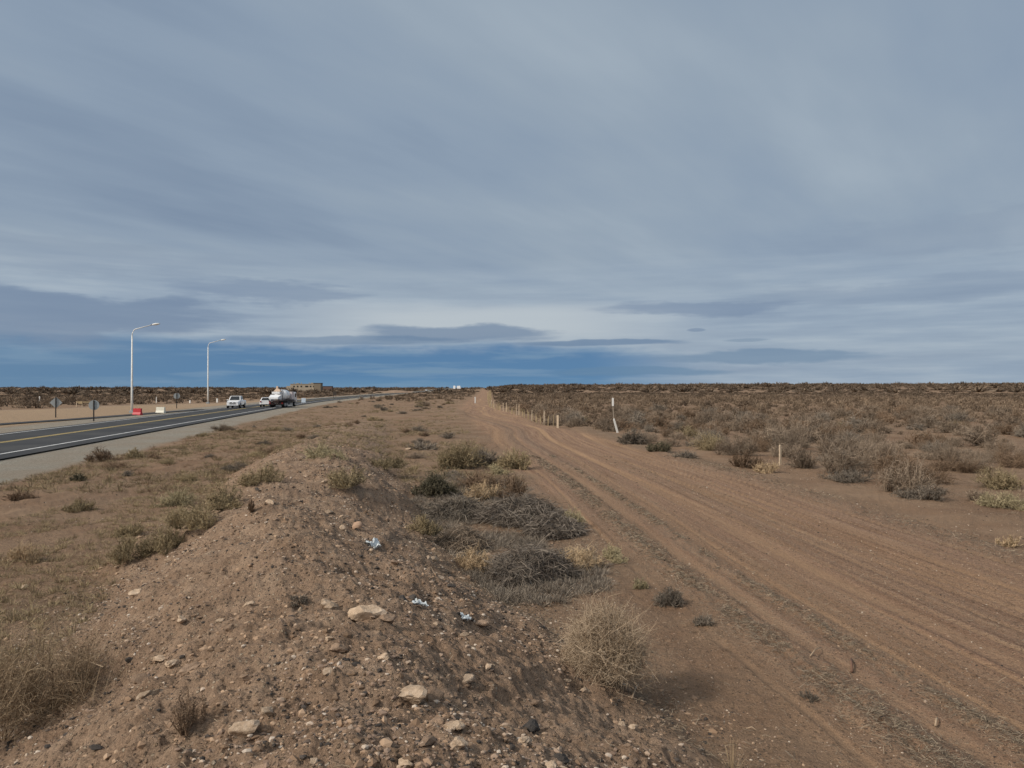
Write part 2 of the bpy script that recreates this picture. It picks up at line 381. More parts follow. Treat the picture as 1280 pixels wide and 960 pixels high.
# ------------------------------------------------------------------ plants
def rib(P, w, rng, nrm=None):
    """ribbons along P (N,K,3) with widths w (N,K) -> verts, quads"""
    N_, K, _ = P.shape
    T = np.gradient(P, axis=1); T /= np.linalg.norm(T, axis=2, keepdims=True) + 1e-9
    rv = rng.normal(size=(N_, 1, 3)); S = np.cross(T, np.broadcast_to(rv, P.shape)); S /= np.linalg.norm(S, axis=2, keepdims=True) + 1e-9
    a = P - S * w[..., None] / 2; b = P + S * w[..., None] / 2
    V = np.stack([a, b], 2).reshape(-1, 3)
    i, k = np.meshgrid(np.arange(N_), np.arange(K - 1), indexing='ij'); bs = (i * K + k) * 2
    q = np.stack([bs, bs + 1, bs + 3, bs + 2], -1).reshape(-1, 4)
    return V, q
def tonev(N_, K, t): return np.repeat(t, K * 2)
def shrub(rng, nst=40, ntw=500, w=.006, h=1.0, spread=1.0, leaf=0, leafs=.012, leafw=1.0, droop=.0, kink=.25, twl=.28, lean=(0, 0)):
    """unit shrub: radius about 1, height h.  returns (stem V,q,tone), (foliage V,q,tone)"""
    az = rng.uniform(0, 2 * np.pi, nst); rr = np.sqrt(rng.uniform(0, 1, nst)) * spread
    tip = np.stack([np.cos(az) * rr + lean[0], np.sin(az) * rr + lean[1], h * np.sqrt(np.clip(1.02 - (rr / spread) ** 2, .03, 1)) * rng.uniform(.72, 1.08, nst)], 1)
    b0 = np.stack([np.cos(az) * .12 * rr, np.sin(az) * .12 * rr, np.zeros(nst) - .03], 1)
    K = 5; s = np.linspace(0, 1, K)[None, :, None]
    mid = (b0 + tip) / 2; mid[:, 2] += h * .06 - droop * .2; mid += rng.normal(size=mid.shape) * .08
    P = b0[:, None] * (1 - s) ** 2 + 2 * mid[:, None] * s * (1 - s) + tip[:, None] * s ** 2
    P[:, 1:-1] += rng.normal(size=(nst, K - 2, 3)) * .03
    W = np.linspace(2.6 * w, 1.2 * w, K)[None].repeat(nst, 0)
    V1, q1 = rib(P, W, rng); t1 = tonev(nst, K, rng.uniform(0, .8, nst))
    # twigs
    k = rng.integers(0, nst, ntw); ss_ = rng.uniform(.25, 1, ntw); o = P[k, np.minimum((ss_ * (K - 1)).astype(int), K - 2)]
    o = o + (P[k, np.minimum((ss_ * (K - 1)).astype(int) + 1, K - 1)] - o) * rng.uniform(0, 1, (ntw, 1))
    dr = tip[k] - b0[k]; dr /= np.linalg.norm(dr, axis=1, keepdims=True) + 1e-9
    dr = dr + rng.normal(size=dr.shape) * .75; dr[:, 2] += .25 - droop; dr /= np.linalg.norm(dr, axis=1, keepdims=True)
    Lh = rng.uniform(.4, 1.2, (ntw, 1)) * twl; K2 = 3
    Q = np.stack([o, o + dr * Lh * .5 + rng.normal(size=dr.shape) * kink * Lh * .3, o + dr * Lh + rng.normal(size=dr.shape) * kink * Lh * .6], 1)
    Q[:, :, 2] = np.maximum(Q[:, :, 2], .0)
    V2, q2 = rib(Q, np.array([[w, .8 * w, .45 * w]]).repeat(ntw, 0), rng); t2 = tonev(ntw, K2, np.clip(rng.normal(.5, .28, ntw), 0, 1))
    if leaf:
        kk = rng.integers(0, ntw, leaf); c = Q[kk, rng.integers(1, 3, leaf)] + rng.normal(size=(leaf, 3)) * twl * .12
        c[:, 2] = np.maximum(c[:, 2], .01)
        d = rng.normal(size=(leaf, 3)); d /= np.linalg.norm(d, axis=1, keepdims=True); sz = leafs * rng.uniform(.6, 1.5, (leaf, 1))
        LL = np.stack([c - d * sz, c + d * sz], 1)
        V3, q3 = rib(LL, np.full((leaf, 2), leafs * leafw), rng); t3 = tonev(leaf, 2, np.clip(rng.normal(.75, .25, leaf), 0, 1))
        q3 = q3 + len(V2); V2 = np.vstack([V2, V3]); q2 = np.vstack([q2, q3]); t2 = np.concatenate([t2, t3])
    return (V1, q1, t1), (V2, q2, t2)
def bush(rng, lobes, nst, ntw, w, h, leaf=0, **kw):
    A, B = [[], [], []], [[], [], []]; na = nb = 0
    for i in range(lobes):
        sc = rng.uniform(.62, .8) if i == 0 else rng.uniform(.28, .62); a = rng.uniform(0, 6.28); rr = 0.12 if i == 0 else rng.uniform(.35, .95 - sc * .4)
        f = sc ** 1.6 / lobes * 3.2; hz = h * (1 if i == 0 else rng.uniform(.45, .9)) / sc
        st, fo = shrub(rng, max(5, int(nst * f)), max(20, int(ntw * f)), w / sc, hz, leaf=int(leaf * f), **{**kw, 'leafs': kw.get('leafs', .012) / sc})
        off = np.array([math.cos(a) * rr, math.sin(a) * rr, 0])
        for D, q_, k in ((A, st, 0), (B, fo, 1)):
            V = q_[0] * sc + off; n0 = na if k == 0 else nb
            D[0].append(V); D[1].append(q_[1] + n0); D[2].append(np.clip(q_[2] + rng.uniform(-.18, .18), 0, 1.2))
            if k == 0: na += len(V)
            else: nb += len(V)
    return tuple((np.vstack(D[0]), np.vstack(D[1]), np.concatenate(D[2])) for D in (A, B))
def tuft(rng, n=30, w=.004, h=1.0, spread=.5, K=3):
    az = rng.uniform(0, 2 * np.pi, n); r = rng.uniform(0, 1, n) * spread
    o = np.stack([np.cos(az) * r * .25, np.sin(az) * r * .25, 0 * r - .01], 1); t = np.stack([np.cos(az) * r, np.sin(az) * r, h * rng.uniform(.35, 1, n) * np.sqrt(np.clip(1.1 - r ** 2 / (spread ** 2 + .01), .1, 1))], 1)
    s = np.linspace(0, 1, K)[None, :, None]; m = o * .45 + t * .55; m[:, 2] += .1 * h
    P = o[:, None] * (1 - s) ** 2 + 2 * m[:, None] * s * (1 - s) + t[:, None] * s ** 2
    V, q = rib(P, np.linspace(w, w * .4, K)[None].repeat(n, 0), rng); return V, q, tonev(n, K, rng.uniform(0, 1, n))
def pile(rng, n=900, w=.006, h=.5):
    """heap of dead cut branches, radius 1, resting in a low mound"""
    az = rng.uniform(0, 2 * np.pi, n); r = np.sqrt(rng.uniform(0, 1, n)) * .9
    c = np.stack([np.cos(az) * r, np.sin(az) * r, h * (1 - r ** 1.6) * rng.uniform(.05, 1, n) + .02], 1)
    a2 = rng.uniform(0, 6.28, n); L_ = rng.uniform(.06, .32, n); lob = 1 + .5 * vn(c[:, 0] * 2.2 + n, c[:, 1] * 2.2, 3); c[:, 2] = c[:, 2] * lob * .72; c[:, :2] *= (.85 + .4 * vn(az * 1.1, az * 0 + n, 4))[:, None]
    d = np.stack([np.cos(a2), np.sin(a2), rng.normal(-.02, .42, n)], 1) * L_[:, None]
    K = 4; s = np.linspace(-1, 1, K)[None, :, None]
    P = c[:, None] + d[:, None] * s; P[:, :, 2] += (1 - s[..., 0] ** 2) * .08 * rng.uniform(.2, 1.6, (n, 1))
    P[:, 1:-1] += rng.normal(size=(n, K - 2, 3)) * .025; P[:, :, 2] = np.maximum(P[:, :, 2], .005)
    V, q = rib(P, (np.array([[1.4, 1.2, 1.0, .5]]) * w * rng.uniform(.6, 1.6, (n, 1))), rng)
    return V, q, tonev(n, K, np.clip(rng.normal(.42, .2, n) + 1.5 * vn(c[:, 0] * 2.5, c[:, 1] * 2.5, 8) * .4 + (rng.uniform(0, 1, n) > .93) * .6, 0, 1.5))
def pm(name, tpl):
    V, q, t = tpl; me = mesh_np(name, V, q); fcol(me, 'tone', np.stack([t, t, t], 1)); return me

PM = dict(
    grey=plantmat('grey_twigs', (.125, .094, .070), (.36, .28, .205)),
    dark=plantmat('dark_twigs', (.08, .066, .054), (.31, .26, .205)),
    brown=plantmat('brown_twigs', (.12, .078, .05), (.30, .21, .14)),
    tan=plantmat('tan_twigs', (.14, .098, .062), (.44, .325, .21)),
    beige=plantmat('beige_twigs', (.30, .215, .140), (.66, .515, .365)),
    ash=plantmat('ash_grey_twigs', (.075, .060, .050), (.34, .285, .23)),
    olive=plantmat('olive_leaves', (.15, .118, .072), (.42, .33, .195)),
    straw=plantmat('pale_straw', (.27, .195, .12), (.58, .43, .27)),
    lime=plantmat('pale_green_leaves', (.24, .20, .12), (.54, .455, .28)),
    black=plantmat('dark_green_leaves', (.05, .046, .032), (.16, .138, .09)))
NP = {}
def plant(name, label, cat, px, py, wpx, hpx, kind='shrub', mat='grey', group=None, rz=None, seed=None, xyz=None, **kw):
    x, y, z = at(px, py) if xyz is None else xyz
    Rr = wpx / F * y / 2; Hh = hpx / F * y * 1.0; Rr *= 1.2 if kind == 'shrub' else 1
    rng = np.random.default_rng(seed if seed is not None else int(px * 7 + py * 13))
    minw = max(.0028, .42 * y / 768.)
    rt = empty(name, (x, y + Rr * .5, gz(x, y + Rr * .5) - .02), rng.uniform(0, 6.28), label, cat, group)
    asp = Hh / Rr
    if kind == 'shrub':
        dens = kw.pop('dens', 1.0)
        if kw.get('leaf') and 'leafw' not in kw: kw['leafs'] *= 1.25; kw['leafw'] = .38; kw['leaf'] = int(kw['leaf'] * 2.2)
        kw.setdefault('kink', .9); asp *= .88; kw['lean'] = (rng.uniform(-.18, .18), rng.uniform(-.18, .18))
        st, fo = bush(rng, kw.pop('lobes', 5), int(30 + 50 * dens), int((1500 if y < 12 else 1000) * dens), minw / Rr, asp, **kw)
        fm = pm('foliage', fo); sm = pm('stems', st)
        a = link('stems', sm, PM[mat], rt); b = link('foliage', fm, PM[mat], rt)
        for o in (a, b): o.scale = (Rr, Rr, Rr)
    elif kind == 'pile':
        o = link('branches', pm('branches', pile(rng, int(kw.get('n', 900) * 1.5), minw * .8 / Rr, asp)), PM[mat], rt); o.scale = (Rr, Rr, Rr)
    else:
        o = link('blades', pm('blades', tuft(rng, kw.get('n', 90), minw / Rr, asp, 1.0)), PM[mat], rt); o.scale = (Rr, Rr, Rr)
    return rt

HEROES = [
 # name, label, category, px, py(base), width, height, kind, material, extra
 ('dry_bush', 'round straw-coloured dry bush at the right foot of the berm, largest in the foreground', 'bush', 768, 868, 122, 112, 'shrub', 'beige', dict(dens=3.4, lobes=2, leaf=15000, leafs=.016, leafw=.24, kink=1.3, twl=.30)),
 ('dry_bush', 'big wispy brown bush cut off by the bottom left edge of the view', 'bush', 30, 915, 235, 125, 'shrub', 'tan', dict(dens=3.0, lobes=7, twl=.34, kink=1.2, leaf=9000, leafs=.016, leafw=.16)),
 ('low_bush', 'dark leafy evergreen bush at the back left of the central brush patch', 'bush', 540, 622, 62, 38, 'shrub', 'black', dict(dens=1.6, leaf=1800, leafs=.03)),
 ('low_bush', 'olive grey bush with thin bare shoots at the far end of the central patch', 'bush', 580, 588, 66, 42, 'shrub', 'olive', dict(dens=1.5, leaf=1500, leafs=.022)),
 ('low_bush', 'small dark bush at the far end of the central patch, right of the olive one', 'bush', 606, 583, 44, 24, 'shrub', 'dark', dict(dens=1.2)),
 ('low_bush', 'olive green bush beside the dirt track at the upper right of the central patch', 'bush', 640, 588, 44, 28, 'shrub', 'olive', dict(dens=1.3, leaf=1300, leafs=.028)),
 ('low_bush', 'small pale straw tussock in front of the olive bush beside the track', 'bush', 620, 593, 26, 14, 'shrub', 'lime', dict(dens=.7, leaf=500, leafs=.04)),
 ('low_bush', 'flat dark twiggy mat at the far left tip of the central patch', 'bush', 522, 562, 48, 13, 'shrub', 'dark', dict(dens=1.0)),
 ('low_bush', 'low reddish brown twiggy bush in the middle of the central patch', 'bush', 598, 612, 64, 24, 'shrub', 'brown', dict(dens=1.2)),
 ('low_bush', 'pale straw bush in the middle of the central patch behind the dead branches', 'bush', 602, 628, 46, 32, 'shrub', 'straw', dict(dens=1.1, leaf=700, leafs=.02)),
 ('low_bush', 'brown thorny bush right of the pale one inside the central patch', 'bush', 640, 622, 44, 32, 'shrub', 'brown', dict(dens=1.1)),
 ('brush_pile', 'grey heap of dead branches across the middle of the central patch', 'brush pile', 655, 656, 124, 38, 'pile', 'ash', dict(n=2800)),
 ('brush_pile', 'long dark brush heap with straw stalks at the right of the central patch', 'brush pile', 692, 672, 88, 36, 'pile', 'ash', dict(n=2300)),
 ('brush_pile', 'largest tangled heap of dead grey branches at the near end of the central patch', 'brush pile', 662, 728, 140, 50, 'pile', 'ash', dict(n=4200)),
 ('brush_pile', 'blackish brush heap on the left side of the central patch near the berm', 'brush pile', 572, 650, 96, 26, 'pile', 'dark', dict(n=1900)),
 ('brush_pile', 'fine grey twig heap left of centre between the two pale bushes', 'brush pile', 572, 692, 96, 36, 'pile', 'grey', dict(n=2200)),
 ('low_bush', 'small straw bush touching the berm at the left of the central patch', 'bush', 527, 670, 36, 30, 'shrub', 'olive', dict(dens=1.2, leaf=1100, leafs=.02)),
 ('low_bush', 'pale yellow bush at the near left corner of the central patch', 'bush', 591, 716, 52, 32, 'shrub', 'straw', dict(dens=1.6, leaf=1500, leafs=.018)),
 ('low_bush', 'pale yellow green bush at the right edge of the central patch by the brush heap', 'bush', 716, 660, 34, 28, 'shrub', 'lime', dict(dens=1.1, leaf=1200, leafs=.03)),
 ('low_bush', 'spreading straw coloured bush right of the largest brush heap', 'bush', 732, 716, 60, 32, 'shrub', 'straw', dict(dens=1.4, leaf=1400, leafs=.018)),
 ('low_bush', 'rounded lime tinted bush at the near right corner of the central patch', 'bush', 770, 704, 32, 25, 'shrub', 'lime', dict(dens=1.3, leaf=1400, leafs=.03)),
 ('low_bush', 'tiny pale green tuft alone on bare soil below the central patch', 'bush', 799, 736, 22, 18, 'shrub', 'lime', dict(dens=.7, leaf=600, leafs=.035)),
 ('low_bush', 'small dark red-brown bush alone on the soil above the straw bush', 'bush', 839, 762, 44, 26, 'shrub', 'dark', dict(dens=1.2)),
 ('low_bush', 'tiny dark bush touching the litter ridge at the left of the track', 'bush', 881, 783, 26, 18, 'shrub', 'dark', dict(dens=.7)),
 ('low_bush', 'tiny blackish tuft at the bottom of the left litter ridge', 'bush', 1012, 876, 24, 16, 'shrub', 'dark', dict(dens=.6)),
 ('dry_grass_tuft', 'wispy dry grass tuft at the bottom edge right of the berm', 'grass tuft', 918, 965, 46, 46, 'tuft', 'straw', dict(n=70)),
 ('low_bush', 'dark brown leafy weed standing on the near left shoulder of the berm', 'weed', 232, 925, 50, 56, 'shrub', 'brown', dict(dens=.7, leaf=700, leafs=.03)),
 ('low_bush', 'small upright dark weed on the berm edge against the left slope', 'weed', 314, 643, 11, 20, 'shrub', 'brown', dict(dens=.16, lobes=1)),
 ('low_bush', 'low faded bush on the berm crest left of the pale rocks', 'weed', 372, 760, 34, 14, 'shrub', 'dark', dict(dens=.6)),
 ('low_bush', 'leafy yellowish bush at the far end of the berm crest', 'bush', 396, 571, 56, 22, 'shrub', 'lime', dict(dens=1.4, leaf=1500, leafs=.022)),
 ('low_bush', 'olive bush on the right flank of the berm below its far end', 'bush', 430, 612, 58, 28, 'shrub', 'olive', dict(dens=1.2, leaf=1100, leafs=.022)),
 ('low_bush', 'flat olive weed patch right of the far end of the berm', 'bush', 478, 585, 54, 14, 'shrub', 'olive', dict(dens=1.1, leaf=1000, leafs=.022)),
 ('low_bush', 'nearest bush of the green row along the left foot of the berm', 'bush', 152, 712, 62, 36, 'shrub', 'olive', dict(dens=1.6, leaf=1600, leafs=.016)),
 ('low_bush', 'second bush of the row along the left foot of the berm', 'bush', 197, 697, 60, 34, 'shrub', 'olive', dict(dens=1.5, leaf=1500, leafs=.016)),
 ('low_bush', 'third and broadest bush of the row along the left foot of the berm', 'bush', 238, 668, 64, 34, 'shrub', 'olive', dict(dens=1.5, leaf=1500, leafs=.016)),
 ('low_bush', 'fourth bush of the row along the left foot of the berm', 'bush', 276, 640, 58, 32, 'shrub', 'olive', dict(dens=1.4, leaf=1400, leafs=.018)),
 ('low_bush', 'farthest bush of the row along the left foot of the berm', 'bush', 318, 606, 60, 32, 'shrub', 'olive', dict(dens=1.4, leaf=1400, leafs=.018)),
 ('low_bush', 'faded olive bush just outside the row at the left of the berm', 'bush', 158, 672, 42, 24, 'shrub', 'olive', dict(dens=.9, leaf=700, leafs=.02)),
 ('low_bush', 'pale low bush outside the upper part of the berm row', 'bush', 222, 632, 60, 22, 'shrub', 'lime', dict(dens=1.0, leaf=800, leafs=.018)),
 ('low_bush', 'tan tussock with dark right side at the left edge of the view', 'bush', 22, 704, 52, 26, 'shrub', 'straw', dict(dens=1.1, leaf=900, leafs=.018)),
 ('low_bush', 'small faded bush with dark twigs below the sandy tyre tracks', 'bush', 92, 640, 42, 18, 'shrub', 'olive', dict(dens=.9, leaf=400, leafs=.022)),
 ('low_bush', 'flat dull bush at the left edge beside the tyre tracks', 'bush', 12, 628, 40, 14, 'shrub', 'brown', dict(dens=.8)),
 ('low_bush', 'bare brown bush close to the gravel verge, nearest to the road', 'bush', 124, 577, 32, 20, 'shrub', 'brown', dict(dens=1.1)),
 ('low_bush', 'dark leafy bush left between verge and tyre tracks', 'bush', 96, 602, 22, 12, 'shrub', 'black', dict(dens=.6, leaf=400, leafs=.05)),
 ('low_bush', 'small olive bush right of the bare brown one near the verge', 'bush', 165, 573, 24, 14, 'shrub', 'olive', dict(dens=.6, leaf=400, leafs=.05)),
 ('low_bush', 'small rusty bush between verge and tyre tracks', 'bush', 190, 573, 20, 10, 'shrub', 'brown', dict(dens=.5)),
 ('low_bush', 'small dark bush above the tyre tracks right of the rusty one', 'bush', 158, 596, 16, 10, 'shrub', 'dark', dict(dens=.5)),
 ('tall_bush', 'tall bare grey-brown bush standing in front at the right edge of the track', 'bush', 1146, 617, 64, 56, 'shrub', 'grey', dict(dens=2.0)),
 ('low_bush', 'low spreading dark skirt bush at the foot of the tall bare bush', 'bush', 1165, 626, 56, 22, 'shrub', 'dark', dict(dens=1.0)),
 ('low_bush', 'leafy pale bush at the right edge of the view, upper of two', 'bush', 1252, 612, 58, 28, 'shrub', 'olive', dict(dens=1.4, leaf=1400, leafs=.022)),
 ('low_bush', 'nearest leafy pale bush at the right edge of the view', 'bush', 1262, 636, 58, 22, 'shrub', 'lime', dict(dens=1.3, leaf=1200, leafs=.022)),
 ('low_bush', 'dull twiggy bush left of the nearest pale bush at the right edge', 'bush', 1228, 630, 36, 18, 'shrub', 'grey', dict(dens=.9)),
 ('low_bush', 'straw tussock on the litter ridge at the right edge of the view', 'bush', 1272, 684, 34, 18, 'shrub', 'straw', dict(dens=.8)),
 ('low_bush', 'brown bush left of the lone pale stake beside the track', 'bush', 936, 586, 42, 24, 'shrub', 'brown', dict(dens=1.1)),
 ('low_bush', 'straw grass tussock at the foot of the lone pale stake', 'bush', 966, 592, 40, 16, 'shrub', 'straw', dict(dens=1.0)),
 ('low_bush', 'grey bush with whitish twigs right of the lone pale stake', 'bush', 1004, 586, 44, 30, 'shrub', 'grey', dict(dens=1.3)),
 ('low_bush', 'rounded brown bush behind the lone pale stake', 'bush', 972, 557, 50, 26, 'shrub', 'grey', dict(dens=1.3)),
 ('low_bush', 'dark low bush alone at the right edge of the track before the plain', 'bush', 828, 565, 30, 15, 'shrub', 'black', dict(dens=1.0, leaf=500, leafs=.03)),
 ('low_bush', 'tiny flat bush right of the dark one by the track edge', 'bush', 862, 573, 34, 8, 'shrub', 'dark', dict(dens=.6)),
 ('low_bush', 'dense dark bush just right of the leaning white stake', 'bush', 796, 547, 40, 22, 'shrub', 'dark', dict(dens=1.2)),
 ('low_bush', 'flat long bush mat in the first line of the plain', 'bush', 892, 556, 44, 16, 'shrub', 'dark', dict(dens=1.0)),
 ('low_bush', 'flat grey twig mat on the right margin below the plain', 'bush', 1078, 604, 64, 18, 'shrub', 'dark', dict(dens=1.1)),
]
for (nm, lb, ct, px, py, w, h, kd, mt, ex) in HEROES:
    plant(nm, lb, ct, px, py, w, h, kd, mt, **ex)

# ---- scrub: individual shrubs near, one merged mass far
rng = np.random.default_rng(11)
near_var = {}
for k, (mt, leaf) in enumerate((('grey', 0), ('grey', 0), ('brown', 0), ('dark', 0), ('olive', 900), ('grey', 0), ('dark', 0), ('brown', 0))):
    for band, (w, nt_, ns) in enumerate(((.010, 1300, 60), (.019, 620, 34))):
        st, fo = bush(np.random.default_rng(200 + k * 3 + band), 3 + k % 3, ns, int(nt_ * 1.1), w, .66 + .08 * (k % 3), twl=.38, kink=1.0, leaf=leaf, leafs=.03, leafw=.4, lean=((k % 3 - 1) * .15, (k % 2) * .15))
        V = np.vstack([st[0], fo[0]]); qq = np.vstack([st[1], fo[1] + len(st[0])]); t = np.concatenate([st[2], fo[2]])
        me = pm('shrub', (V, qq, t)); me.materials.append(PM[mt]); near_var[(k, band)] = me
mid_t = []
for k in range(6):
    st, fo = bush(np.random.default_rng(300 + k), 3, 12, 130, .04, .60, twl=.42, kink=.5)
    mid_t.append((np.vstack([st[0], fo[0]]), np.vstack([st[1], fo[1] + len(st[0])]), np.concatenate([st[2], fo[2]])))
far_t = []
for k in range(6):
    V, q, t = tuft(np.random.default_rng(400 + k), 34, .11, .62, 1.0, 2); V2, q2, t2 = tuft(np.random.default_rng(450 + k), 20, .16, .4, 1.0, 2)
    V[:, 2] *= .7; V2[:, 2] *= .7; far_t.append((np.vstack([V, V2]), np.vstack([q, q2 + len(V)]), np.concatenate([t, t2])))

def jitter(x0, x1, y0, y1, sp, seed):
    r = np.random.default_rng(seed); gx = np.arange(x0, x1, sp); gy = np.arange(y0, y1, sp)
    X, Y = np.meshgrid(gx, gy); X = X.ravel() + r.uniform(-.5, .5, X.size) * sp; Y = Y.ravel() + r.uniform(-.5, .5, Y.size) * sp
    return X, Y, r
def scrub_ok(X, Y, r):
    u = X - Cp(Y); rr = X - Cr(Y); d = np.hypot(X, Y); az = np.degrees(np.arctan2(X, Y))
    inv = (np.abs(az) < 41) & (Y > 3)
    edge = np.interp(Y, [15, 21, 30, 40, 60, 100, 400], [9.2, 8.6, 6.6, 5.0, 3.6, 3.2, 4.5]) + 1.6 * fbm(X * .2, Y * .2, 2, 120)
    right = u > edge
    left = rr < np.interp(Y, [60, 100, 150, 250, 600], [-36, -33, -17, -10, -8]) + 4 * fbm(X * .03, Y * .03, 2, 121)
    mid = (u < -4) & (rr > 11) & (Y > 170)
    dens = ss(fbm(X * .11, Y * .11, 3, 122), -.35, .15) * (.55 + .45 * ss(fbm(X * .02, Y * .02, 2, 123), -.2, .1))
    keep = (right & (r.uniform(size=X.size) < .50 + .5 * dens)) | (left & (r.uniform(size=X.size) < .22 + .6 * dens)) | (mid & (r.uniform(size=X.size) < .3))
    ok = inv & keep
    return ok, np.where(right, 0, np.where(left, 1, 2))
allp = []
X, Y, r = jitter(-90, 95, 18, 130, 1.55, 1); ok, reg = scrub_ok(X, Y, r); d = np.hypot(X, Y); ok &= d <= 118
s = np.clip(r.lognormal(-.42, .40, X.size), .25, 1.3); ok &= (r.uniform(size=X.size) < .80 + .20 * ss(d + 12 * fbm(X * .1, Y * .1, 2, 127), 40, 75)); allp.append(np.stack([X, Y, s, reg], 1)[ok])
X, Y, r = jitter(-330, 330, 80, 430, 2.7, 2); ok, reg = scrub_ok(X, Y, r); d = np.hypot(X, Y); ok &= (d > 118) & (d <= 400)
s = np.clip(r.lognormal(-.05, .38, X.size), .4, 2.0); allp.append(np.stack([X, Y, s, reg], 1)[ok])
X, Y, r = jitter(-1300, 1300, 280, 1750, 9.0, 3); ok, reg = scrub_ok(X, Y, r); d = np.hypot(X, Y); ok &= (d > 400) & (d < 1700)
s = np.clip(r.lognormal(1.0, .5, X.size), 1.2, 8); allp.append(np.stack([X, Y, s, reg], 1)[ok])
P = np.vstack(allp); d = np.hypot(P[:, 0], P[:, 1]); az = np.degrees(np.arctan2(P[:, 0], P[:, 1]))
# keep the spots of the individually placed bushes free
heroxy = np.array([o.location[:2] for o in COL.objects if o.type == 'EMPTY'])
dm = np.min(np.hypot(P[:, None, 0] - heroxy[None, :, 0], P[:, None, 1] - heroxy[None, :, 1]), 1)
P = P[(dm > 1.1) & (np.hypot(P[:, 0] - 6.7, P[:, 1] - 48.5) > 2.6)]; d = np.hypot(P[:, 0], P[:, 1]); az = np.degrees(np.arctan2(P[:, 0], P[:, 1]))
vis = np.abs(az) < 34.6; score = np.where(vis & (d < 118), P[:, 2] / d, 0); order = np.argsort(-score)[:225]
ind = np.zeros(len(P), bool); ind[order] = True
LBL = {0: ('bare grey-brown twiggy shrub, one of many on the scrub plain right of the dirt track', 'shrubs on the plain right of the dirt track'),
       1: ('low brown shrub, one of many on the plain beyond the paved road', 'shrubs on the plain beyond the road'),
       2: ('low shrub between the road and the dirt track', 'shrubs between the road and the track')}
KL = {3: ('dark twiggy shrub, one of the darkest on the scrub plain right of the dirt track', 'dark shrubs on the plain right of the track'), 4: ('olive leafy shrub among the bare ones on the plain right of the dirt track', 'olive shrubs on the plain right of the track')}
zz = Hgt(P[:, 0], P[:, 1])
for i in np.where(ind)[0]:
    k = int(rng.choice([0, 1, 2, 3, 4, 5, 6, 7], p=[.19, .19, .12, .12, .03, .17, .06, .12])); reg = int(P[i, 3]); s = P[i, 2]
    o = link('shrub', near_var[(k, 0 if d[i] < 45 else 1)]); o.location = (P[i, 0], P[i, 1], zz[i] - .03)
    o.rotation_euler = (0, 0, rng.uniform(0, 6.28)); o.scale = (s * rng.uniform(.85, 1.2), s * rng.uniform(.85, 1.2), s * rng.uniform(.8, 1.15))
    kk = 3 if k in (3, 6) else k
    lb, gp = KL[kk] if (reg == 0 and kk in KL) else LBL[reg]
    tag(o, lb, 'shrub', gp)
r = np.random.default_rng(77); n = 0; midxy = []
while n < 70:
    y = float(24 * (190 / 24) ** r.uniform()); x = float(r.uniform(Cr(y) + 9.5, Cp(y) - 4.5))
    if abs((x - float(BX(y))) / float(berm_w(y))) < 1 and y < 34: continue
    if fbm(x * .12, y * .06, 2, 170) < -.08 or abs(math.degrees(math.atan2(x, y))) > 33.5: continue
    if midxy and min(math.hypot(x - a, y - b) for a, b in midxy) < 1.2: continue
    if min(np.hypot(heroxy[:, 0] - x, heroxy[:, 1] - y)) < .9: continue
    midxy.append((x, y)); n += 1; k = int(r.choice([2, 3, 4, 4, 6, 0])); s = float(np.clip(r.lognormal(-1.05, .35), .18, .8)) * (1 + y / 160)
    o = link('shrub', near_var[(k, 0 if y < 40 else 1)]); o.location = (x, y, gz(x, y) - .02); o.rotation_euler = (0, 0, r.uniform(0, 6.28)); o.scale = (s * 1.2, s * 1.1, s * .75)
    c_ = {2: 'rusty brown', 3: 'dark', 4: 'olive', 6: 'dark', 0: 'grey'}[k]
    tag(o, 'small %s shrub on the open ground between the paved road and the dirt track' % c_, 'shrub', '%s shrubs between the road and the track' % c_)
def merge(name, pts, zs, tmpls, mat, label, cat, sq=(.85, 1.2), rs=5, kind='stuff', toff=0.25):
    r = np.random.default_rng(rs); Vs = []; Qs = []; Ts = []; n0 = 0
    ks = r.integers(0, len(tmpls), len(pts))
    for k in range(len(tmpls)):
        sel = np.where(ks == k)[0]
        if not len(sel): continue
        V, q, t = tmpls[k]; n = len(sel); a = r.uniform(0, 6.28, n); s = pts[sel, 2]; hs = s * r.uniform(.75, 1.25, n)
        ca, sa = np.cos(a)[:, None], np.sin(a)[:, None]
        x = (V[None, :, 0] * ca - V[None, :, 1] * sa) * s[:, None] + pts[sel, 0][:, None]
        y = (V[None, :, 0] * sa + V[None, :, 1] * ca) * s[:, None] + pts[sel, 1][:, None]
        z = V[None, :, 2] * hs[:, None] + zs[sel][:, None] - .03
        Vs.append(np.stack([x, y, z], -1).reshape(-1, 3)); Qs.append((q[None] + (np.arange(n) * len(V))[:, None, None] + n0).reshape(-1, q.shape[1]))
        Ts.append(np.clip(t[None] * .75 + r.uniform(-toff, toff + .15, n)[:, None], 0, 1).ravel()); n0 += n * len(V)
    V = np.vstack(Vs); Q = np.vstack(Qs); T = np.concatenate(Ts)
    me = mesh_np(name, V, Q if Q.shape[1] == 4 else None, Q if Q.shape[1] == 3 else None); fcol(me, 'tone', np.stack([T, T, T], 1))
    return tag(link(name, me, mat), label, cat, kind=kind)
scrubm = plantmat('far_scrub_twigs', (.090, .066, .048), (.31, .23, .16))
fr = ~ind & (d < 260); merge('scrub', P[fr], zz[fr], mid_t, scrubm, 'mass of brown scrub spreading over the plain behind the nearer shrubs', 'scrub')
fr = ~ind & (d >= 260); merge('distant_scrub', P[fr], zz[fr], far_t, plantmat('darker_scrub_twigs', (.062, .047, .035), (.22, .165, .118)), 'far scrub reading as one dark brown mass up to the horizon', 'scrub', rs=6, toff=.12)

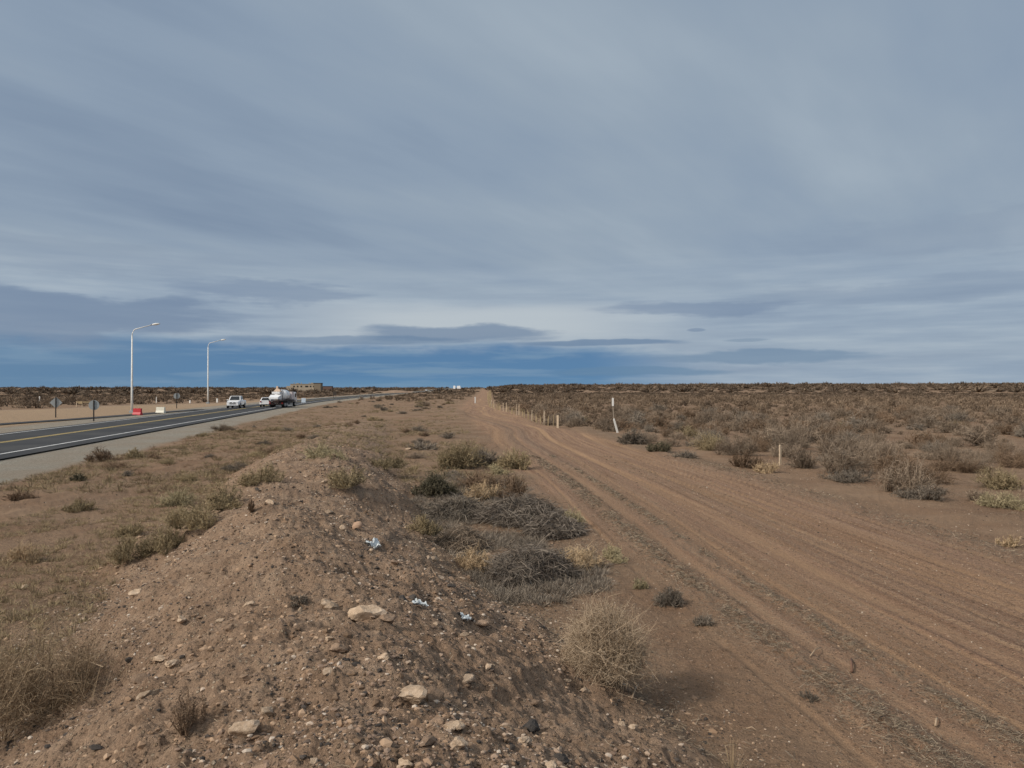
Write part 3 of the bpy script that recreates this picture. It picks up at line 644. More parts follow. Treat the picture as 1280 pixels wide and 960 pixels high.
# ---- low ground plants between road, berm and track
def tuftfield(name, n, xr, yr, cond, smin, smax, tm, mat, label, seed, zoff=0):
    r = np.random.default_rng(seed); u1 = r.uniform(0, 1, n); y = yr[0] * (yr[1] / yr[0]) ** u1; x = r.uniform(xr[0], xr[1], n) * np.maximum(1, y / 40)
    k = cond(x, y, r); x = x[k]; y = y[k]; s = r.uniform(smin, smax, len(x))
    k = np.abs(np.degrees(np.arctan2(x, y))) < 38; x, y, s = x[k], y[k], s[k]
    return merge(name, np.stack([x, y, s], 1), Hgt(x, y), tm, mat, label, 'ground cover', rs=seed)
def cnd_mid(x, y, r):
    u = x - Cp(y); rr = x - Cr(y); v = np.abs((x - BX(y)) / berm_w(y)); f = fbm(x * .22, y * .13, 3, 130)
    return (u < np.interp(y, [0, 30, 60, 150], [-3.2, -4.0, -4.5, -3])) & (rr > 8.8) & ((v > .95) | (y > 30)) & (f > -.16)
tt = [tuft(np.random.default_rng(500 + k), 26, .04, .55, 1.0, 2) for k in range(5)]
tuftfield('low_scrub', 26000, (-30, 6), (22, 520), cnd_mid, .10, .42, tt, PM['olive'], 'sparse low olive ground plants between the paved road and the dirt track', 21)
tuftfield('low_brown_scrub', 12000, (-30, 6), (22, 520), lambda x, y, r: cnd_mid(x + 9, y + 3, r) & (x - Cr(y) > 9) & (x - Cp(y) < -4), .10, .36, tt, PM['brown'], 'sparse low rusty ground plants between the paved road and the dirt track', 22)
tt2 = [tuft(np.random.default_rng(520 + k), 26, .035, .6, 1.0, 3) for k in range(5)]
def cnd_near(x, y, r):
    u = x - Cp(y); v = (x - BX(y)) / berm_w(y); f = fbm(x * .8, y * .8, 3, 131)
    return ((v < -.85) & (x > -18) & (f > .0)) | ((v > .95) & (u < -3.2) & (f > .08)) 
tuftfield('dry_weeds', 9000, (-17, 2.2), (6, 34), cnd_near, .02, .10, tt2, PM['dark'], 'scattered small dry weeds on the bare soil either side of the berm', 23)
def cnd_margin(x, y, r):
    u = x - Cp(y); f = fbm(x * .6, y * .6, 3, 133); return (u > 5.4) & (u < 11) & (f > .06)
def cnd_patch(x, y, r):
    f = fbm(x * .9, y * .6, 3, 134); q = ((x + .3 + (y - 15) * .12) / 1.7) ** 2 + ((y - 18.5) / 8.5) ** 2
    return (q < 1.0 + f) & ((x - BX(y)) / berm_w(y) > .92) & (f > -.18) & (x - Cp(y) < -2.6)
tuftfield('dead_twigs', 24000, (-4, 3), (10.5, 30), cnd_patch, .05, .26, tt2, PM['dark'], 'low carpet of dead grey twigs between the bushes of the central patch', 25)
def cnd_left(x, y, r):
    v = (x - BX(y)) / berm_w(y); f = fbm(x * .45, y * .30, 3, 135); q = np.exp(-((v + 1.25) / .42) ** 2)
    return (v < -.88) & (x - Cr(y) > 9) & (f + .38 * q > .19) & (np.abs(x + 12.7) > 1.3)
tt3 = [tuft(np.random.default_rng(540 + k), 30, .035, .6, 1.0, 3) for k in range(5)]
tuftfield('verge_grass', 30000, (-20, -2), (7, 60), cnd_left, .05, .22, tt3, PM['olive'], 'patchy low straw grass on the soil left of the berm', 26)
tuftfield('soil_weeds', 14000, (-20, 7), (8, 90), lambda x, y, r: (x - Cr(y) > 8.8) & (x - Cp(y) < -2.9) & (np.abs((x - BX(y)) / berm_w(y)) > .8) & (fbm(x * .5, y * .3, 3, 136) > -.12), .015, .12, tt2, PM['brown'], 'tiny dead brown weeds dotted over the bare soil between road and track', 27)
tuftfield('berm_weeds', 2600, (-9, 3), (3.2, 34), lambda x, y, r: (np.abs((x - BX(y)) / berm_w(y)) < .95) & (fbm(x * .8, y * .8, 3, 137) > .08), .02, .085, tt2, PM['dark'], 'tiny dead weeds growing on the earth berm', 28)
tuftfield('margin_weeds', 3500, (3, 22), (14, 90), cnd_margin, .05, .22, tt2, PM['grey'], 'small grey weeds on the sandy margin right of the dirt track', 24)
# straw / twig litter: short sticks lying flat
def litter(name, pts, mat, label, seed, wd=.004, L0=.015, L1=.10, cat='litter', tilt=.25):
    r = np.random.default_rng(seed); n = len(pts); a = r.uniform(0, 2 * np.pi, n); L_ = r.uniform(L0, L1, n) * .5
    d = np.stack([np.cos(a), np.sin(a), r.normal(0, tilt, n)], 1) * L_[:, None]
    z = Hgt(pts[:, 0], pts[:, 1]) + .012 + np.abs(d[:, 2]); c = np.stack([pts[:, 0], pts[:, 1], z], 1)
    Pp = np.stack([c - d, c + r.normal(size=(n, 3)) * .006, c + d], 1)
    w = np.maximum(wd, .35 * pts[:, 1] / 768)[:, None] * np.array([[1, .9, .5]])
    V, q = rib(Pp, w, r); me = mesh_np(name, V, q); t = tonev(n, 3, r.uniform(0, 1, n)); fcol(me, 'tone', np.stack([t] * 3, 1))
    return tag(link(name, me, mat), label, cat, kind='stuff')
r = np.random.default_rng(31); pts = []
for (o, sd, n) in ((-2.35, .15, 13000), (-1.5, .08, 7000), (4.0, .35, 7000), (.9, .5, 2600), (-.8, .3, 1300), (-3.2, 1.0, 1200), (2.4, .9, 1600)):
    y = 4.2 * (34 / 4.2) ** (r.uniform(0, 1, n)); uu = o + r.normal(0, sd, n); cl = fbm(uu * 2, y * 1.3, 2, 140) > -.08
    x = uu + Cp(y); pts.append(np.stack([x, y], 1)[cl])
y = r.uniform(6, 18, 2500); v = r.normal(1.0, .08, 2500); pts.append(np.stack([BX(y) + v * berm_w(y), y], 1))
a = r.uniform(0, 6.28, 4200); q_ = np.sqrt(r.uniform(0, 1, 4200)); pts.append(np.stack([.0 + np.cos(a) * q_ * 2.0, 14.5 + np.sin(a) * q_ * 4.6], 1))
pts = np.vstack(pts)
litm = plantmat('litter_straw', (.05, .040, .032), (.33, .265, .19))
litter('plant_litter', pts, litm, 'broken stalks and twigs raked into ridges along the dirt track and the patch', 32)
n = 5000; y = 3 * (26 / 3) ** r.uniform(0, 1, n); v = r.uniform(-1.1, 1.1, n); x = BX(y) + v * berm_w(y); k = fbm(x, y, 3, 150) > -.05
litter('berm_litter', np.stack([x, y], 1)[k], litm, 'tiny dry stalks scattered over the earth berm', 33, .0035, .02, .10)

# ------------------------------------------------------------------ stones
import bmesh
def ico(sub):
    bm = bmesh.new(); bmesh.ops.create_icosphere(bm, subdivisions=sub, radius=1); V = np.array([v.co[:] for v in bm.verts]); T = np.array([[v.index for v in f.verts] for f in bm.faces]); bm.free(); return V, T
def rockshape(sub, seed, rough=.28, flat=.6):
    V, T = ico(sub); r = np.random.default_rng(seed); V = V.copy()
    for _ in range(9):                                          # chip flat facets
        n = r.normal(size=3); n /= np.linalg.norm(n); c = r.uniform(.55, .85); dd = V @ n; V -= np.outer(np.maximum(dd - c, 0), n)
    nz = fbm(V[:, 0] * 2.2 + V[:, 2] * 1.7 + seed, V[:, 1] * 2.2 - V[:, 2] * 1.3, 4, seed)
    V *= (1 + rough * nz)[:, None]; V *= np.array([1, r.uniform(.6, .95), flat * r.uniform(.75, 1.1)])
    return V, T
def stone_mat(name, stops, sc=6):
    m, nt, b = newmat(name); tc = N(nt, 'ShaderNodeTexCoord').outputs['Object']
    n1 = noise(nt, tc, sc, 6, .7); oi = N(nt, 'ShaderNodeObjectInfo').outputs['Random']
    c = ramp(nt, n1, stops); c = mix(nt, 1.0, c, mth(nt, 'ADD', mth(nt, 'MULTIPLY', oi, .5), .72), 'MULTIPLY')
    nt.links.new(c, b.inputs['Base Color']); b.inputs['Roughness'].default_value = .9
    bu = N(nt, 'ShaderNodeBump'); bu.inputs['Strength'].default_value = .6; bu.inputs['Distance'].default_value = .02
    nt.links.new(noise(nt, tc, sc * 5, 5, .7), bu.inputs['Height']); nt.links.new(bu.outputs[0], b.inputs['Normal']); return m
SM = dict(pale=stone_mat('pale_caliche', [(.3, (.30, .21, .14)), (.5, (.46, .34, .235)), (.7, (.60, .47, .35))], 1.6),
          tan=stone_mat('tan_stone', [(.3, (.20, .135, .09)), (.6, (.34, .235, .16)), (.75, (.44, .32, .23))], 2),
          dark=stone_mat('dark_stone', [(.3, (.06, .05, .045)), (.6, (.10, .085, .072)), (.75, (.15, .125, .105))], 2))
# pebbles: uncountable, one object
def pebbles():
    r = np.random.default_rng(41); P_ = []
    n = 60000; y = 2.6 * (30 / 2.6) ** (r.uniform(0, 1, n) ** 1.1); v = r.uniform(-1.12, 1.12, n); x = BX(y) + v * berm_w(y) - 0
    f = fbm(x * .9, y * .9, 3, 160) + .18 * (v > .1); k = r.uniform(0, 1, n) < ss(f, -.28, .28) + .12
    s = np.exp(r.normal(-4.75, .58, n)) * (1 + y / 30); P_.append(np.stack([x, y, s], 1)[k])
    n = 30000; y = 4 * (30 / 4) ** r.uniform(0, 1, n); x = r.uniform(-14, 12, n); k = (np.abs((x - BX(y)) / berm_w(y)) > 1) & (fbm(x * .7, y * .7, 3, 161) > -.12)
    s = np.exp(r.normal(-5.0, .42, n)) * (1 + y / 30); P_.append(np.stack([x, y, s], 1)[k])
    P_ = np.vstack(P_); k = np.abs(np.degrees(np.arctan2(P_[:, 0], P_[:, 1]))) < 40; P_ = P_[k]
    P_[:, 2] = np.minimum(P_[:, 2], .032)
    z = Hgt(P_[:, 0], P_[:, 1]) + .03
    tm = []
    for k in range(10):
        V, T = rockshape(1 if k < 10 else 2, 600 + k, .3, .65); tm.append((V, T, np.full(len(V), .5)))
    pm_, nt, b = newmat('pebble'); at_ = N(nt, 'ShaderNodeAttribute', attribute_name='tone').outputs['Color']
    sp = N(nt, 'ShaderNodeSeparateColor'); nt.links.new(at_, sp.inputs[0])
    c = ramp(nt, sp.outputs[0], [(.0, (.045, .038, .033)), (.16, (.09, .072, .06)), (.26, (.20, .135, .095)), (.6, (.28, .195, .14)), (.85, (.44, .33, .24)), (1, (.56, .47, .38))])
    nt.links.new(c, b.inputs['Base Color']); b.inputs['Roughness'].default_value = .9
    o = merge('gravel', P_, z - P_[:, 2] * .0, tm, pm_, 'loose pebbles and crumbs of stone strewn over the earth berm', 'gravel', rs=42, toff=.5)
pebbles()
def clods():
    r = np.random.default_rng(47); n = 16000; y = 2.6 * (34 / 2.6) ** (r.uniform(0, 1, n)); v = r.uniform(-1.2, 1.2, n); x = BX(y) + v * berm_w(y)
    k = fbm(x * 1.2, y * 1.2, 3, 165) > -.05; s = np.exp(r.normal(-4.1, .45, n)) * (1 + y / 40)
    n2 = 12000; y2 = 4.5 * (34 / 4.5) ** (r.uniform(0, 1, n2)); x2 = r.uniform(-12, 11, n2); k2 = (np.abs((x2 - BX(y2)) / berm_w(y2)) > 1.0) & (fbm(x2 * .8, y2 * .5, 3, 166) > 0); s2 = np.exp(r.normal(-4.7, .4, n2)) * (1 + y2 / 40)
    P_ = np.vstack([np.stack([x, y, s], 1)[k], np.stack([x2, y2, s2], 1)[k2]]); P_ = P_[np.abs(np.degrees(np.arctan2(P_[:, 0], P_[:, 1]))) < 40]; P_[:, 2] = np.minimum(P_[:, 2], .06)
    tm = []
    for k in range(8):
        V, T = rockshape(1, 640 + k, .5, .55); tm.append((V, T, np.full(len(V), .5)))
    m, nt, b = newmat('soil_clod'); at_ = N(nt, 'ShaderNodeAttribute', attribute_name='tone').outputs['Color']
    sp = N(nt, 'ShaderNodeSeparateColor'); nt.links.new(at_, sp.inputs[0])
    c = ramp(nt, sp.outputs[0], [(.0, (.16, .105, .066)), (.5, (.29, .19, .122)), (1, (.43, .30, .20))]); nt.links.new(c, b.inputs['Base Color']); b.inputs['Roughness'].default_value = .95
    merge('soil_clods', P_, Hgt(P_[:, 0], P_[:, 1]) + .03 - P_[:, 2] * .1, tm, m, 'crumbled lumps of dry soil over the berm and the ground around it', 'soil clods', rs=48, toff=.5)
clods()
rmesh = []
for k in range(12):
    V, T = rockshape(3, 700 + k, .35, .62); rmesh.append((V, T))
rockme = {}
def rock(name, label, cat, px=None, py=None, wpx=0, mat='pale', k=0, group=None, xy=None, size=None, flat=1.0, rz=None, sink=.32):
    x, y, z = at(px, py) if xy is None else (xy[0], xy[1], gz(*xy))
    s = wpx / F * y / 2 * 1.14 if size is None else size
    key = (k, mat)
    if key not in rockme:
        V, T = rmesh[k]; me = mesh_np(name, V, None, T, False); me.materials.append(SM[mat]); rockme[key] = me
    o = link(name, rockme[key], None, None, (x, y, z + s * flat * (.5 - sink)))
    o.scale = (s, s, s * flat); o.rotation_euler = (random.uniform(-.2, .2), random.uniform(-.2, .2), random.uniform(0, 6.28) if rz is None else rz)
    return tag(o, label, cat, group)
for a in [
 ('rock', 'largest pale rock, a long lump in the lower middle of the berm', 512, 874, 48, 'pale', 0, .75, -.5),
 ('rock', 'broad flat-topped layered pale rock with a hollow on its right side', 458, 772, 44, 'pale', 1, .8, .1),
 ('rock', 'small tan rock just right of the broad layered rock', 482, 775, 22, 'tan', 2, .8, None),
 ('rock', 'dusty cream rock left of the broad layered rock', 411, 758, 24, 'pale', 3, .8, None),
 ('rock', 'angular pale rock with a dark shaded end at the bottom left of the berm', 305, 914, 32, 'pale', 4, .9, .4),
 ('rock', 'elongated tan rock upper right of the angular one at the bottom left', 336, 891, 24, 'pale', 5, .7, .6),
 ('rock', 'round cream rock in the middle of the berm below the dusty one', 411, 842, 20, 'pale', 6, .9, None),
 ('rock', 'crumbly tan rock above the round cream one', 424, 812, 26, 'tan', 7, .7, None),
 ('rock', 'squarish dusty rock above the largest pale rock', 481, 822, 18, 'pale', 8, .8, None),
 ('rock', 'small oval pale rock low on the right flank, right of the largest rock', 584, 852, 20, 'pale', 9, .9, None),
 ('rock', 'pinkish tan rock near the bottom edge below the largest rock', 534, 929, 26, 'tan', 10, .7, None),
 ('rock', 'tan rock at the bottom edge right of the pinkish one', 507, 955, 22, 'pale', 11, .7, None),
 ('rock', 'long pale rock standing on edge near the bottom right of the berm', 574, 935, 20, 'pale', 2, 1.0, 1.2),
 ('rock', 'blocky pale rock at the bottom right of the berm left of the dark slab', 655, 929, 22, 'pale', 3, .9, None),
 ('rock', 'dark angular slab of rock at the lower right of the berm', 664, 912, 30, 'dark', 5, .8, .9),
 ('rock', 'black stone on the bottom edge right of the pinkish rock', 700, 948, 24, 'dark', 6, .8, None),
 ('rock', 'low oval rock in the left flank cluster, nearest of them', 177, 850, 26, 'tan', 7, .6, .7),
 ('rock', 'flat pale rock in the middle of the left flank cluster', 200, 826, 20, 'pale', 8, .6, None),
 ('rock', 'pale rock at the top of the left flank cluster', 228, 776, 18, 'pale', 9, .7, None),
 ('rock', 'tan rock halfway along the left flank above the cluster', 216, 732, 18, 'tan', 10, .7, None),
 ('rock', 'dark stone on the left flank near the bottom edge', 122, 935, 16, 'dark', 11, .7, None),
 ('rock', 'flat stone on the soil left of the berm, by the wispy brown bush', 32, 735, 12, 'pale', 1, .5, None),
 ('rock', 'small white stone beside the third bush left of the berm', 147, 710, 7, 'pale', 2, .7, None),
 ('rock', 'pale pebble-like stone on the soil beyond the central patch', 511, 562, 7, 'pale', 4, .8, None),
 ('rock', 'white stone at the near foot of the central patch', 578, 723, 7, 'pale', 5, .7, None),
 ('rock', 'upper pale rock on the crest near the first plastic scrap', 412, 641, 11, 'pale', 6, .9, None),
 ('rock', 'thin pale rock leaning on the crest left of the broken pot', 428, 662, 9, 'pale', 7, 1.3, .3),
 ('rock', 'pale rock between the first and second plastic scraps', 493, 706, 14, 'tan', 8, .7, None),
 ('rock', 'small rock just right of the third plastic scrap', 600, 782, 20, 'tan', 9, .6, None),
]: rock(a[0], a[1], 'rock', a[2], a[3], a[4], a[5], a[6], flat=a[7], rz=a[8])
r = np.random.default_rng(51); cnt = 0
while cnt < 210:
    y = float(3.1 * (22 / 3.1) ** r.uniform()); v = float(r.uniform(-1, 1)); x = float(BX(y)) + v * float(berm_w(y))
    if abs(math.degrees(math.atan2(x, y))) > 34: continue
    cnt += 1; s = float(np.clip(np.exp(r.normal(-3.38, .36)), .018, .085) * (1 + y / 40)); q_ = r.uniform()
    side = 'right flank' if v > .3 else ('left flank' if v < -.3 else 'crest')
    mt = 'pale' if q_ < .45 else ('tan' if q_ < .88 else 'dark')
    wd = {'pale': 'small pale cream', 'tan': 'small reddish tan', 'dark': 'small dark'}[mt]
    rock('stone', '%s stone lying loose on the %s of the earth berm' % (wd, side), 'stone', mat=mt, k=int(r.integers(0, 12)), xy=(x, y), size=s, flat=float(r.uniform(.7, 1.1)), sink=.35, group='%s stones on the %s of the berm' % (mt, side))

# plastic scraps and broken pot
def scrap(label, px, py, wpx, seed):
    x, y, z = at(px, py); s = wpx / F * y * .72; r = np.random.default_rng(seed); n = 26
    g = np.linspace(-.5, .5, n); U, W = np.meshgrid(g, g, indexing='ij')
    ang = np.arctan2(W, U); rad = np.hypot(U, W); out = .36 + .16 * np.sin(ang * 3 + seed) + .06 * np.sin(ang * 7 + seed)
    sc_ = out / .5; X = U * sc_ * 1.3; Yy = W * sc_ * 1.0
    Z = .22 * fbm(U * 11 + seed, W * 11, 2, seed + 9) + .40 * fbm(U * 3 + seed, W * 3, 3, seed) + .16 * np.sin(U * 9 + seed) * (1 - rad) + .30 * W + .25 * np.abs(U)
    V = np.stack([X, Yy, Z], -1).reshape(-1, 3) * s; V2 = V - np.array([0, 0, .004])
    i, j = np.meshgrid(np.arange(n - 1), np.arange(n - 1), indexing='ij'); q = np.stack([i * n + j, (i + 1) * n + j, (i + 1) * n + j + 1, i * n + j + 1], -1).reshape(-1, 4)
    me = mesh_np('plastic_scrap', np.vstack([V, V2]), np.vstack([q, q[:, ::-1] + n * n]), None, True)
    o = link('plastic_scrap', me, M['plastic'], None, (x, y, z + .16 * s + .015)); o.rotation_euler = (R_(-14), R_(12), r.uniform(-.4, .4))
    return tag(o, label, 'plastic scrap')
M['plastic'] = simple('white_plastic', (.56, .60, .61), .5, var=.25, scale=40)
scrap('crumpled whitish plastic scrap on the crest below the broken pot, farthest of three', 468, 685, 22, 3)
scrap('folded white plastic scrap beside a tan stone, middle one of three', 525, 760, 22, 8)
scrap('small white plastic scrap low on the right flank, rightmost of three', 581, 778, 16, 12)
def pot():
    x, y, z = at(446, 664); s = 16 / F * y / 2
    mb = MB(); n = 14
    prof = [(.45, 0), (.8, .35), (.95, .8), (.8, 1.2), (.85, 1.4)]
    ring = lambda rr, zz, k: [(rr * math.cos(a), rr * math.sin(a), zz) for a in [math.pi * 1.35 * i / n - .6 for i in range(n + 1)]]
    secs = [ring(a, b, 0) for a, b in prof] + [ring(a - .1, b, 0) for a, b in prof[::-1]]
    vs = [p for q in secs for p in q]; fs = []; m = n + 1
    for i in range(len(secs)):
        for j in range(n):
            a = i * m + j; b = ((i + 1) % len(secs)) * m + j; fs.append((a, a + 1, b + 1, b))
    for j in (0, n): fs.append(tuple(i * m + j for i in range(len(secs))))
    mb.add(vs, fs); o = mb.build('broken_pot', simple('buff_clay', (.42, .28, .19), .85), None, 0, False, (x, y, z + .02)); o.scale = (s, s * .7, s * .75)
    o.rotation_euler = (R_(50), R_(25), R_(160)); tag(o, 'broken buff clay shard standing hollow side out on the crest above the first plastic scrap', 'pot shard')
pot()
def stick(label, p0, p1, wd, mat, cat='stick', lift=.02):
    a = at(*p0); b = at(*p1); mb = MB(); A = np.array(a) + (0, 0, lift); B = np.array(b) + (0, 0, lift)
    m = (A + B) / 2 + (0, 0, .03); o = mb.tube([A - A, (m - A) * .9, B - A], [wd, wd * .9, wd * .5], 7).build('stick', mat, None, 0, True, tuple(A)); return tag(o, label, cat)
M['deadwood'] = simple('dead_wood', (.38, .28, .19), .9, scale=20)
stick('long pale stick lying across the wispy brown bush at the lower left', (72, 850), (130, 872), .006, M['deadwood'], lift=.25)
stick('short pale wooden chip on the track near the right windrow', (1168, 910), (1171, 901), .010, M['deadwood'])
stick('bent pale twig lying on the sandy strip between the windrows', (1012, 822), (1026, 811), .007, M['deadwood'])
stick('short pale stick below the straw bush', (790, 874), (798, 858), .009, M['deadwood'])
stick('brown stub sticking up in the sandy strip between the windrows', (1064, 842), (1063, 826), .014, simple('brown_stub', (.16, .09, .06), .9))
stick('pale twig on the soil at the bottom, left of the left windrow', (932, 914), (948, 917), .005, M['deadwood'])

# ------------------------------------------------------------------ posts, stakes, lamps, signs
M['stake'] = simple('weathered_pine', (.38, .29, .17), .85, var=.25, scale=9)
M['stake2'] = simple('pale_timber', (.58, .46, .33), .85, var=.2, scale=9)
M['white_paint'] = simple('white_paint', (.80, .79, .75), .6, var=.08)
M['steel_white'] = simple('white_steel', (.74, .74, .71), .45, var=.12, scale=3)
M['dark_steel'] = simple('dark_steel', (.035, .03, .028), .6)
M['sign_back'] = simple('grey_sign_back', (.30, .33, .34), .5, var=.1)
def stake(label, x, y, h, w, mat, group=None, lean=0, leany=0, ptop=True, name='stake', cat='stake'):
    mb = MB(); z0 = -.1
    mb.loft([[(-w, -w * .6, z0), (w, -w * .6, z0), (w, w * .6, z0), (-w, w * .6, z0)], [(-w, -w * .6, h * .96), (w, -w * .6, h * .96), (w, w * .6, h * .96), (-w, w * .6, h * .96)],
             [(-w * .6, -w * .4, h), (w * .6, -w * .4, h), (w * .6, w * .4, h), (-w * .6, w * .4, h)]])
    o = mb.build(name, mat, None, 0, False, (x, y, gz(x, y))); o.rotation_euler = (leany, lean, random.uniform(-.5, .5)); return tag(o, label, cat, group)
r = random.Random(5)
SX = curve([(50, 4.1), (58.8, 3.25), (67, 2.35), (95, -.75), (122, -3.65), (150, -4.5), (200, -6.0), (290, -8.3)], 30)
stake('first and thickest pale stake at the near end of the stake row', 4.45 * 1 - 1.0, 58.0, .98, .075, M['stake2'])
ys = 59.5
k = 0
while ys < 124:
    x = float(SX(ys)) + r.uniform(-.15, .15); tall = r.random() < .28
    if tall or r.random() < .08: stake('tall pale stake in the row along the right side of the dirt track', x, ys, r.uniform(.9, 1.2), .036, M['stake2'], 'tall stakes in the row by the track', r.uniform(-.04, .04))
    else: stake('thin yellowish stake in the row along the right side of the dirt track', x, ys, r.uniform(.5, .95), .024, M['stake'], 'thin stakes in the row by the track', r.uniform(-.08, .08))
    ys += r.choice([.5, .7, .9, 1.2, 1.6, 2.0])
ys = 126
while ys < 290:
    stake('thin weathered stake in the far end of the row, seen bunched together', float(SX(ys)) + r.uniform(-.5, .6), ys, r.uniform(1.0, 1.6) * (1 + (ys - 126) / 220), .03 + (ys - 126) * .0002, M['stake'], 'far bunched stakes by the track', r.uniform(-.05, .05)); ys += r.uniform(3, 7)
x, y, z = at(594, 504); stake('lone white post at the left side of the dirt track near the crest', x, y, 1.25, .10, M['white_paint'], name='marker_post', cat='post')
# marker post with a slanting white stake at its foot
x, y, z = at(768, 537)
mp = empty('marker_post', (x, y, z), 0, 'tall thin weathered post with white top board at the edge of the scrub plain', 'post')
o = MB().box((0, 0, 1.15), (.075, .06, 2.5)).build('pole', simple('grey_timber', (.33, .27, .21), .9, scale=12), mp, .008); o.rotation_euler = (0, R_(-3.5), 0)
o = MB().box((-.12, -.055, 2.0), (.14, .03, .58)).build('top_board', M['white_paint'], mp, .005)
x, y, z = at(772, 541)
mb = MB(); mb.loft([[(-.07, -.03, -.05), (.07, -.03, -.05), (.07, .03, -.05), (-.07, .03, -.05)], [(-.06, -.03, .95), (.06, -.03, .95), (.06, .03, .95), (-.06, .03, .95)], [(-.01, -.02, 1.03), (.04, -.02, 1.03), (.04, .02, 1.03), (-.01, .02, 1.03)]])
o = mb.build('stake', M['white_paint'], None, 0, False, (x, y, z)); o.rotation_euler = (R_(6), R_(-17), .1); tag(o, 'short white painted stake leaning against the foot of the tall thin post', 'stake')
x, y, z = at(975, 581); stake('lone pale wooden stake among low bushes right of the track', x, y, .78, .038, M['stake2'])
x, y, z = at(964, 552); stake('thin slanting bare stick rising behind the lone pale stake', x, y, .75, .018, M['stake2'], lean=R_(-18), name='stick', cat='stick')

def lamp_post(px, py, top, label, arm=2.9):
    x, y, z = at(px, py); h = (py - top) / F * y - .5
    t = empty('street_lamp', (x, y, z), 0, label, 'street lamp', 'tall white street lamps beside the road')
    MB().box((0, 0, .1), (.5, .5, .3)).build('base', M['sign_back'], t, .03)
    MB().tube([(0, 0, 0), (0, 0, 2.5), (0, 0, h - .9)], [.15, .13, .085], 14).build('pole', M['steel_white'], t, 0, True)
    pts = [(0, 0, h - .95)] + [(.55 * (1 - math.cos(a)), 0, h - .95 + .85 * math.sin(a)) for a in [math.pi / 2 * i / 7 * .82 for i in range(1, 8)]] + [(arm - .7, 0, h + .42)]
    MB().tube(pts, .055, 10).build('arm', M['steel_white'], t, 0, True)
    secs = []
    for i in range(9):
        s = i / 8; w = .18 * math.sin(math.pi * (.12 + .83 * s)) + .05; zz = h + .42 + s * .12
        secs.append([(arm - .75 + s * .95, w * math.cos(a), zz + .6 * w * math.sin(a)) for a in [2 * math.pi * q / 10 for q in range(10)]])
    MB().loft(secs).build('lamp_head', M['steel_white'], t, 0, True)
    MB().box((arm - .78, 0, h + .41), (.14, .16, .13)).build('clamp', M['dark_steel'], t, .02)
lamp_post(165, 516, 405, 'nearer and taller looking white street lamp with curved arm, behind the red barrier', 3.2)
lamp_post(260, 504.5, 424.5, 'farther white street lamp with curved arm, left of the white pickup', 3.2)

def sign(label, px, py, hpx, dpx, sides, rz=0, rot0=0):
    x, y, z = at(px, py); h = hpx / F * y; rd = dpx / F * y / 2
    t = empty('road_sign', (x, y, z), rz, label, 'road sign')
    MB().box((0, -.05, h / 2), (.10, .08, h)).build('pole', M['dark_steel'], t, .01)
    pts = [(rd * math.cos(a), rd * math.sin(a)) for a in [2 * math.pi * q / sides + rot0 for q in range(sides)]]
    mb = MB(); mb.loft([[(p[0], .0, h - rd * .95 + p[1]) for p in pts], [(p[0], .03, h - rd * .95 + p[1]) for p in pts]]).build('panel', M['sign_back'], t)
sign('grey back of a diamond shaped road sign, leftmost of the signs', 70, 522, 25.5, 14.5, 4, R_(12))
sign('grey back of a large round road sign standing in the gravel island', 117.5, 526.5, 26, 12.5, 28, R_(10))
sign('small grey back of a round road sign between the two street lamps', 221, 510.5, 19, 7.5, 20, R_(12))
def jersey(label, px, py, wpx, hpx, mat, rz):
    x, y, z = at(px, py); w = wpx / F * y; h = hpx / F * y
    t = empty('plastic_barrier', (x, y, z), rz, label, 'barrier')
    prof = [(.28, 0), (.28, .12), (.16, .45), (.13, 1.0)]
    pr = [(a * .9, b * h) for a, b in prof] + [(-a * .9, b * h) for a, b in prof[::-1]]
    MB().loft([[(sx * w / 2, p[0], p[1]) for p in pr] for sx in (-1, -.9, .9, 1)]).build('shell', mat, t, .01)
    for sx in (-.22, .22):
        MB().tube([(sx * w, 0, h - .02), (sx * w, 0, h + .03)], .06, 10).build('filler_cap', M['dark_steel'], t)
jersey('red plastic water barrier on the ground beside the nearer street lamp', 172, 519, 10.5, 8.5, simple('red_plastic', (.50, .035, .045), .45), R_(-8))
jersey('cream white plastic water barrier right of the red one', 201, 516.5, 11, 7.6, simple('cream_plastic', (.72, .69, .58), .5), R_(-8))
def bollard(label, px, py, hpx, wpx=2, mat='white_paint', name='marker_post'):
    x, y, z = at(px, py); stake(label, x, y, hpx / F * y, wpx / F * y / 2, M[mat], name=name, cat='post')
bollard('white marker post on the far sand at the left, beyond the diamond sign', 49.5, 503.5, 8, 1.2)
bollard('short white marker post left of the farther street lamp', 237.5, 503.8, 3.5, 1.5)
bollard('white marker post right of the farther street lamp', 271.5, 503.2, 5, 1.8)
bollard('thin pale post on the far sand right of the nearer street lamp', 195.5, 504, 8, .7)
# low board beyond the road
x, y, z = at(102, 509); t = empty('low_board', (x, y, z), 0, 'low yellowish board rail on thin posts beyond the road, left of the round sign', 'rail')
for dx in (-.75, 0.1, 1.5): MB().box((dx, 0, .45), (.09, .09, .9)).build('post', M['stake2'], t)
MB().box((.5, -.08, .78), (2.5, .05, .14)).build('rail', M['stake'], t); MB().box((-.1, -.14, .7), (.62, .05, .4)).build('panel', M['stake'], t)
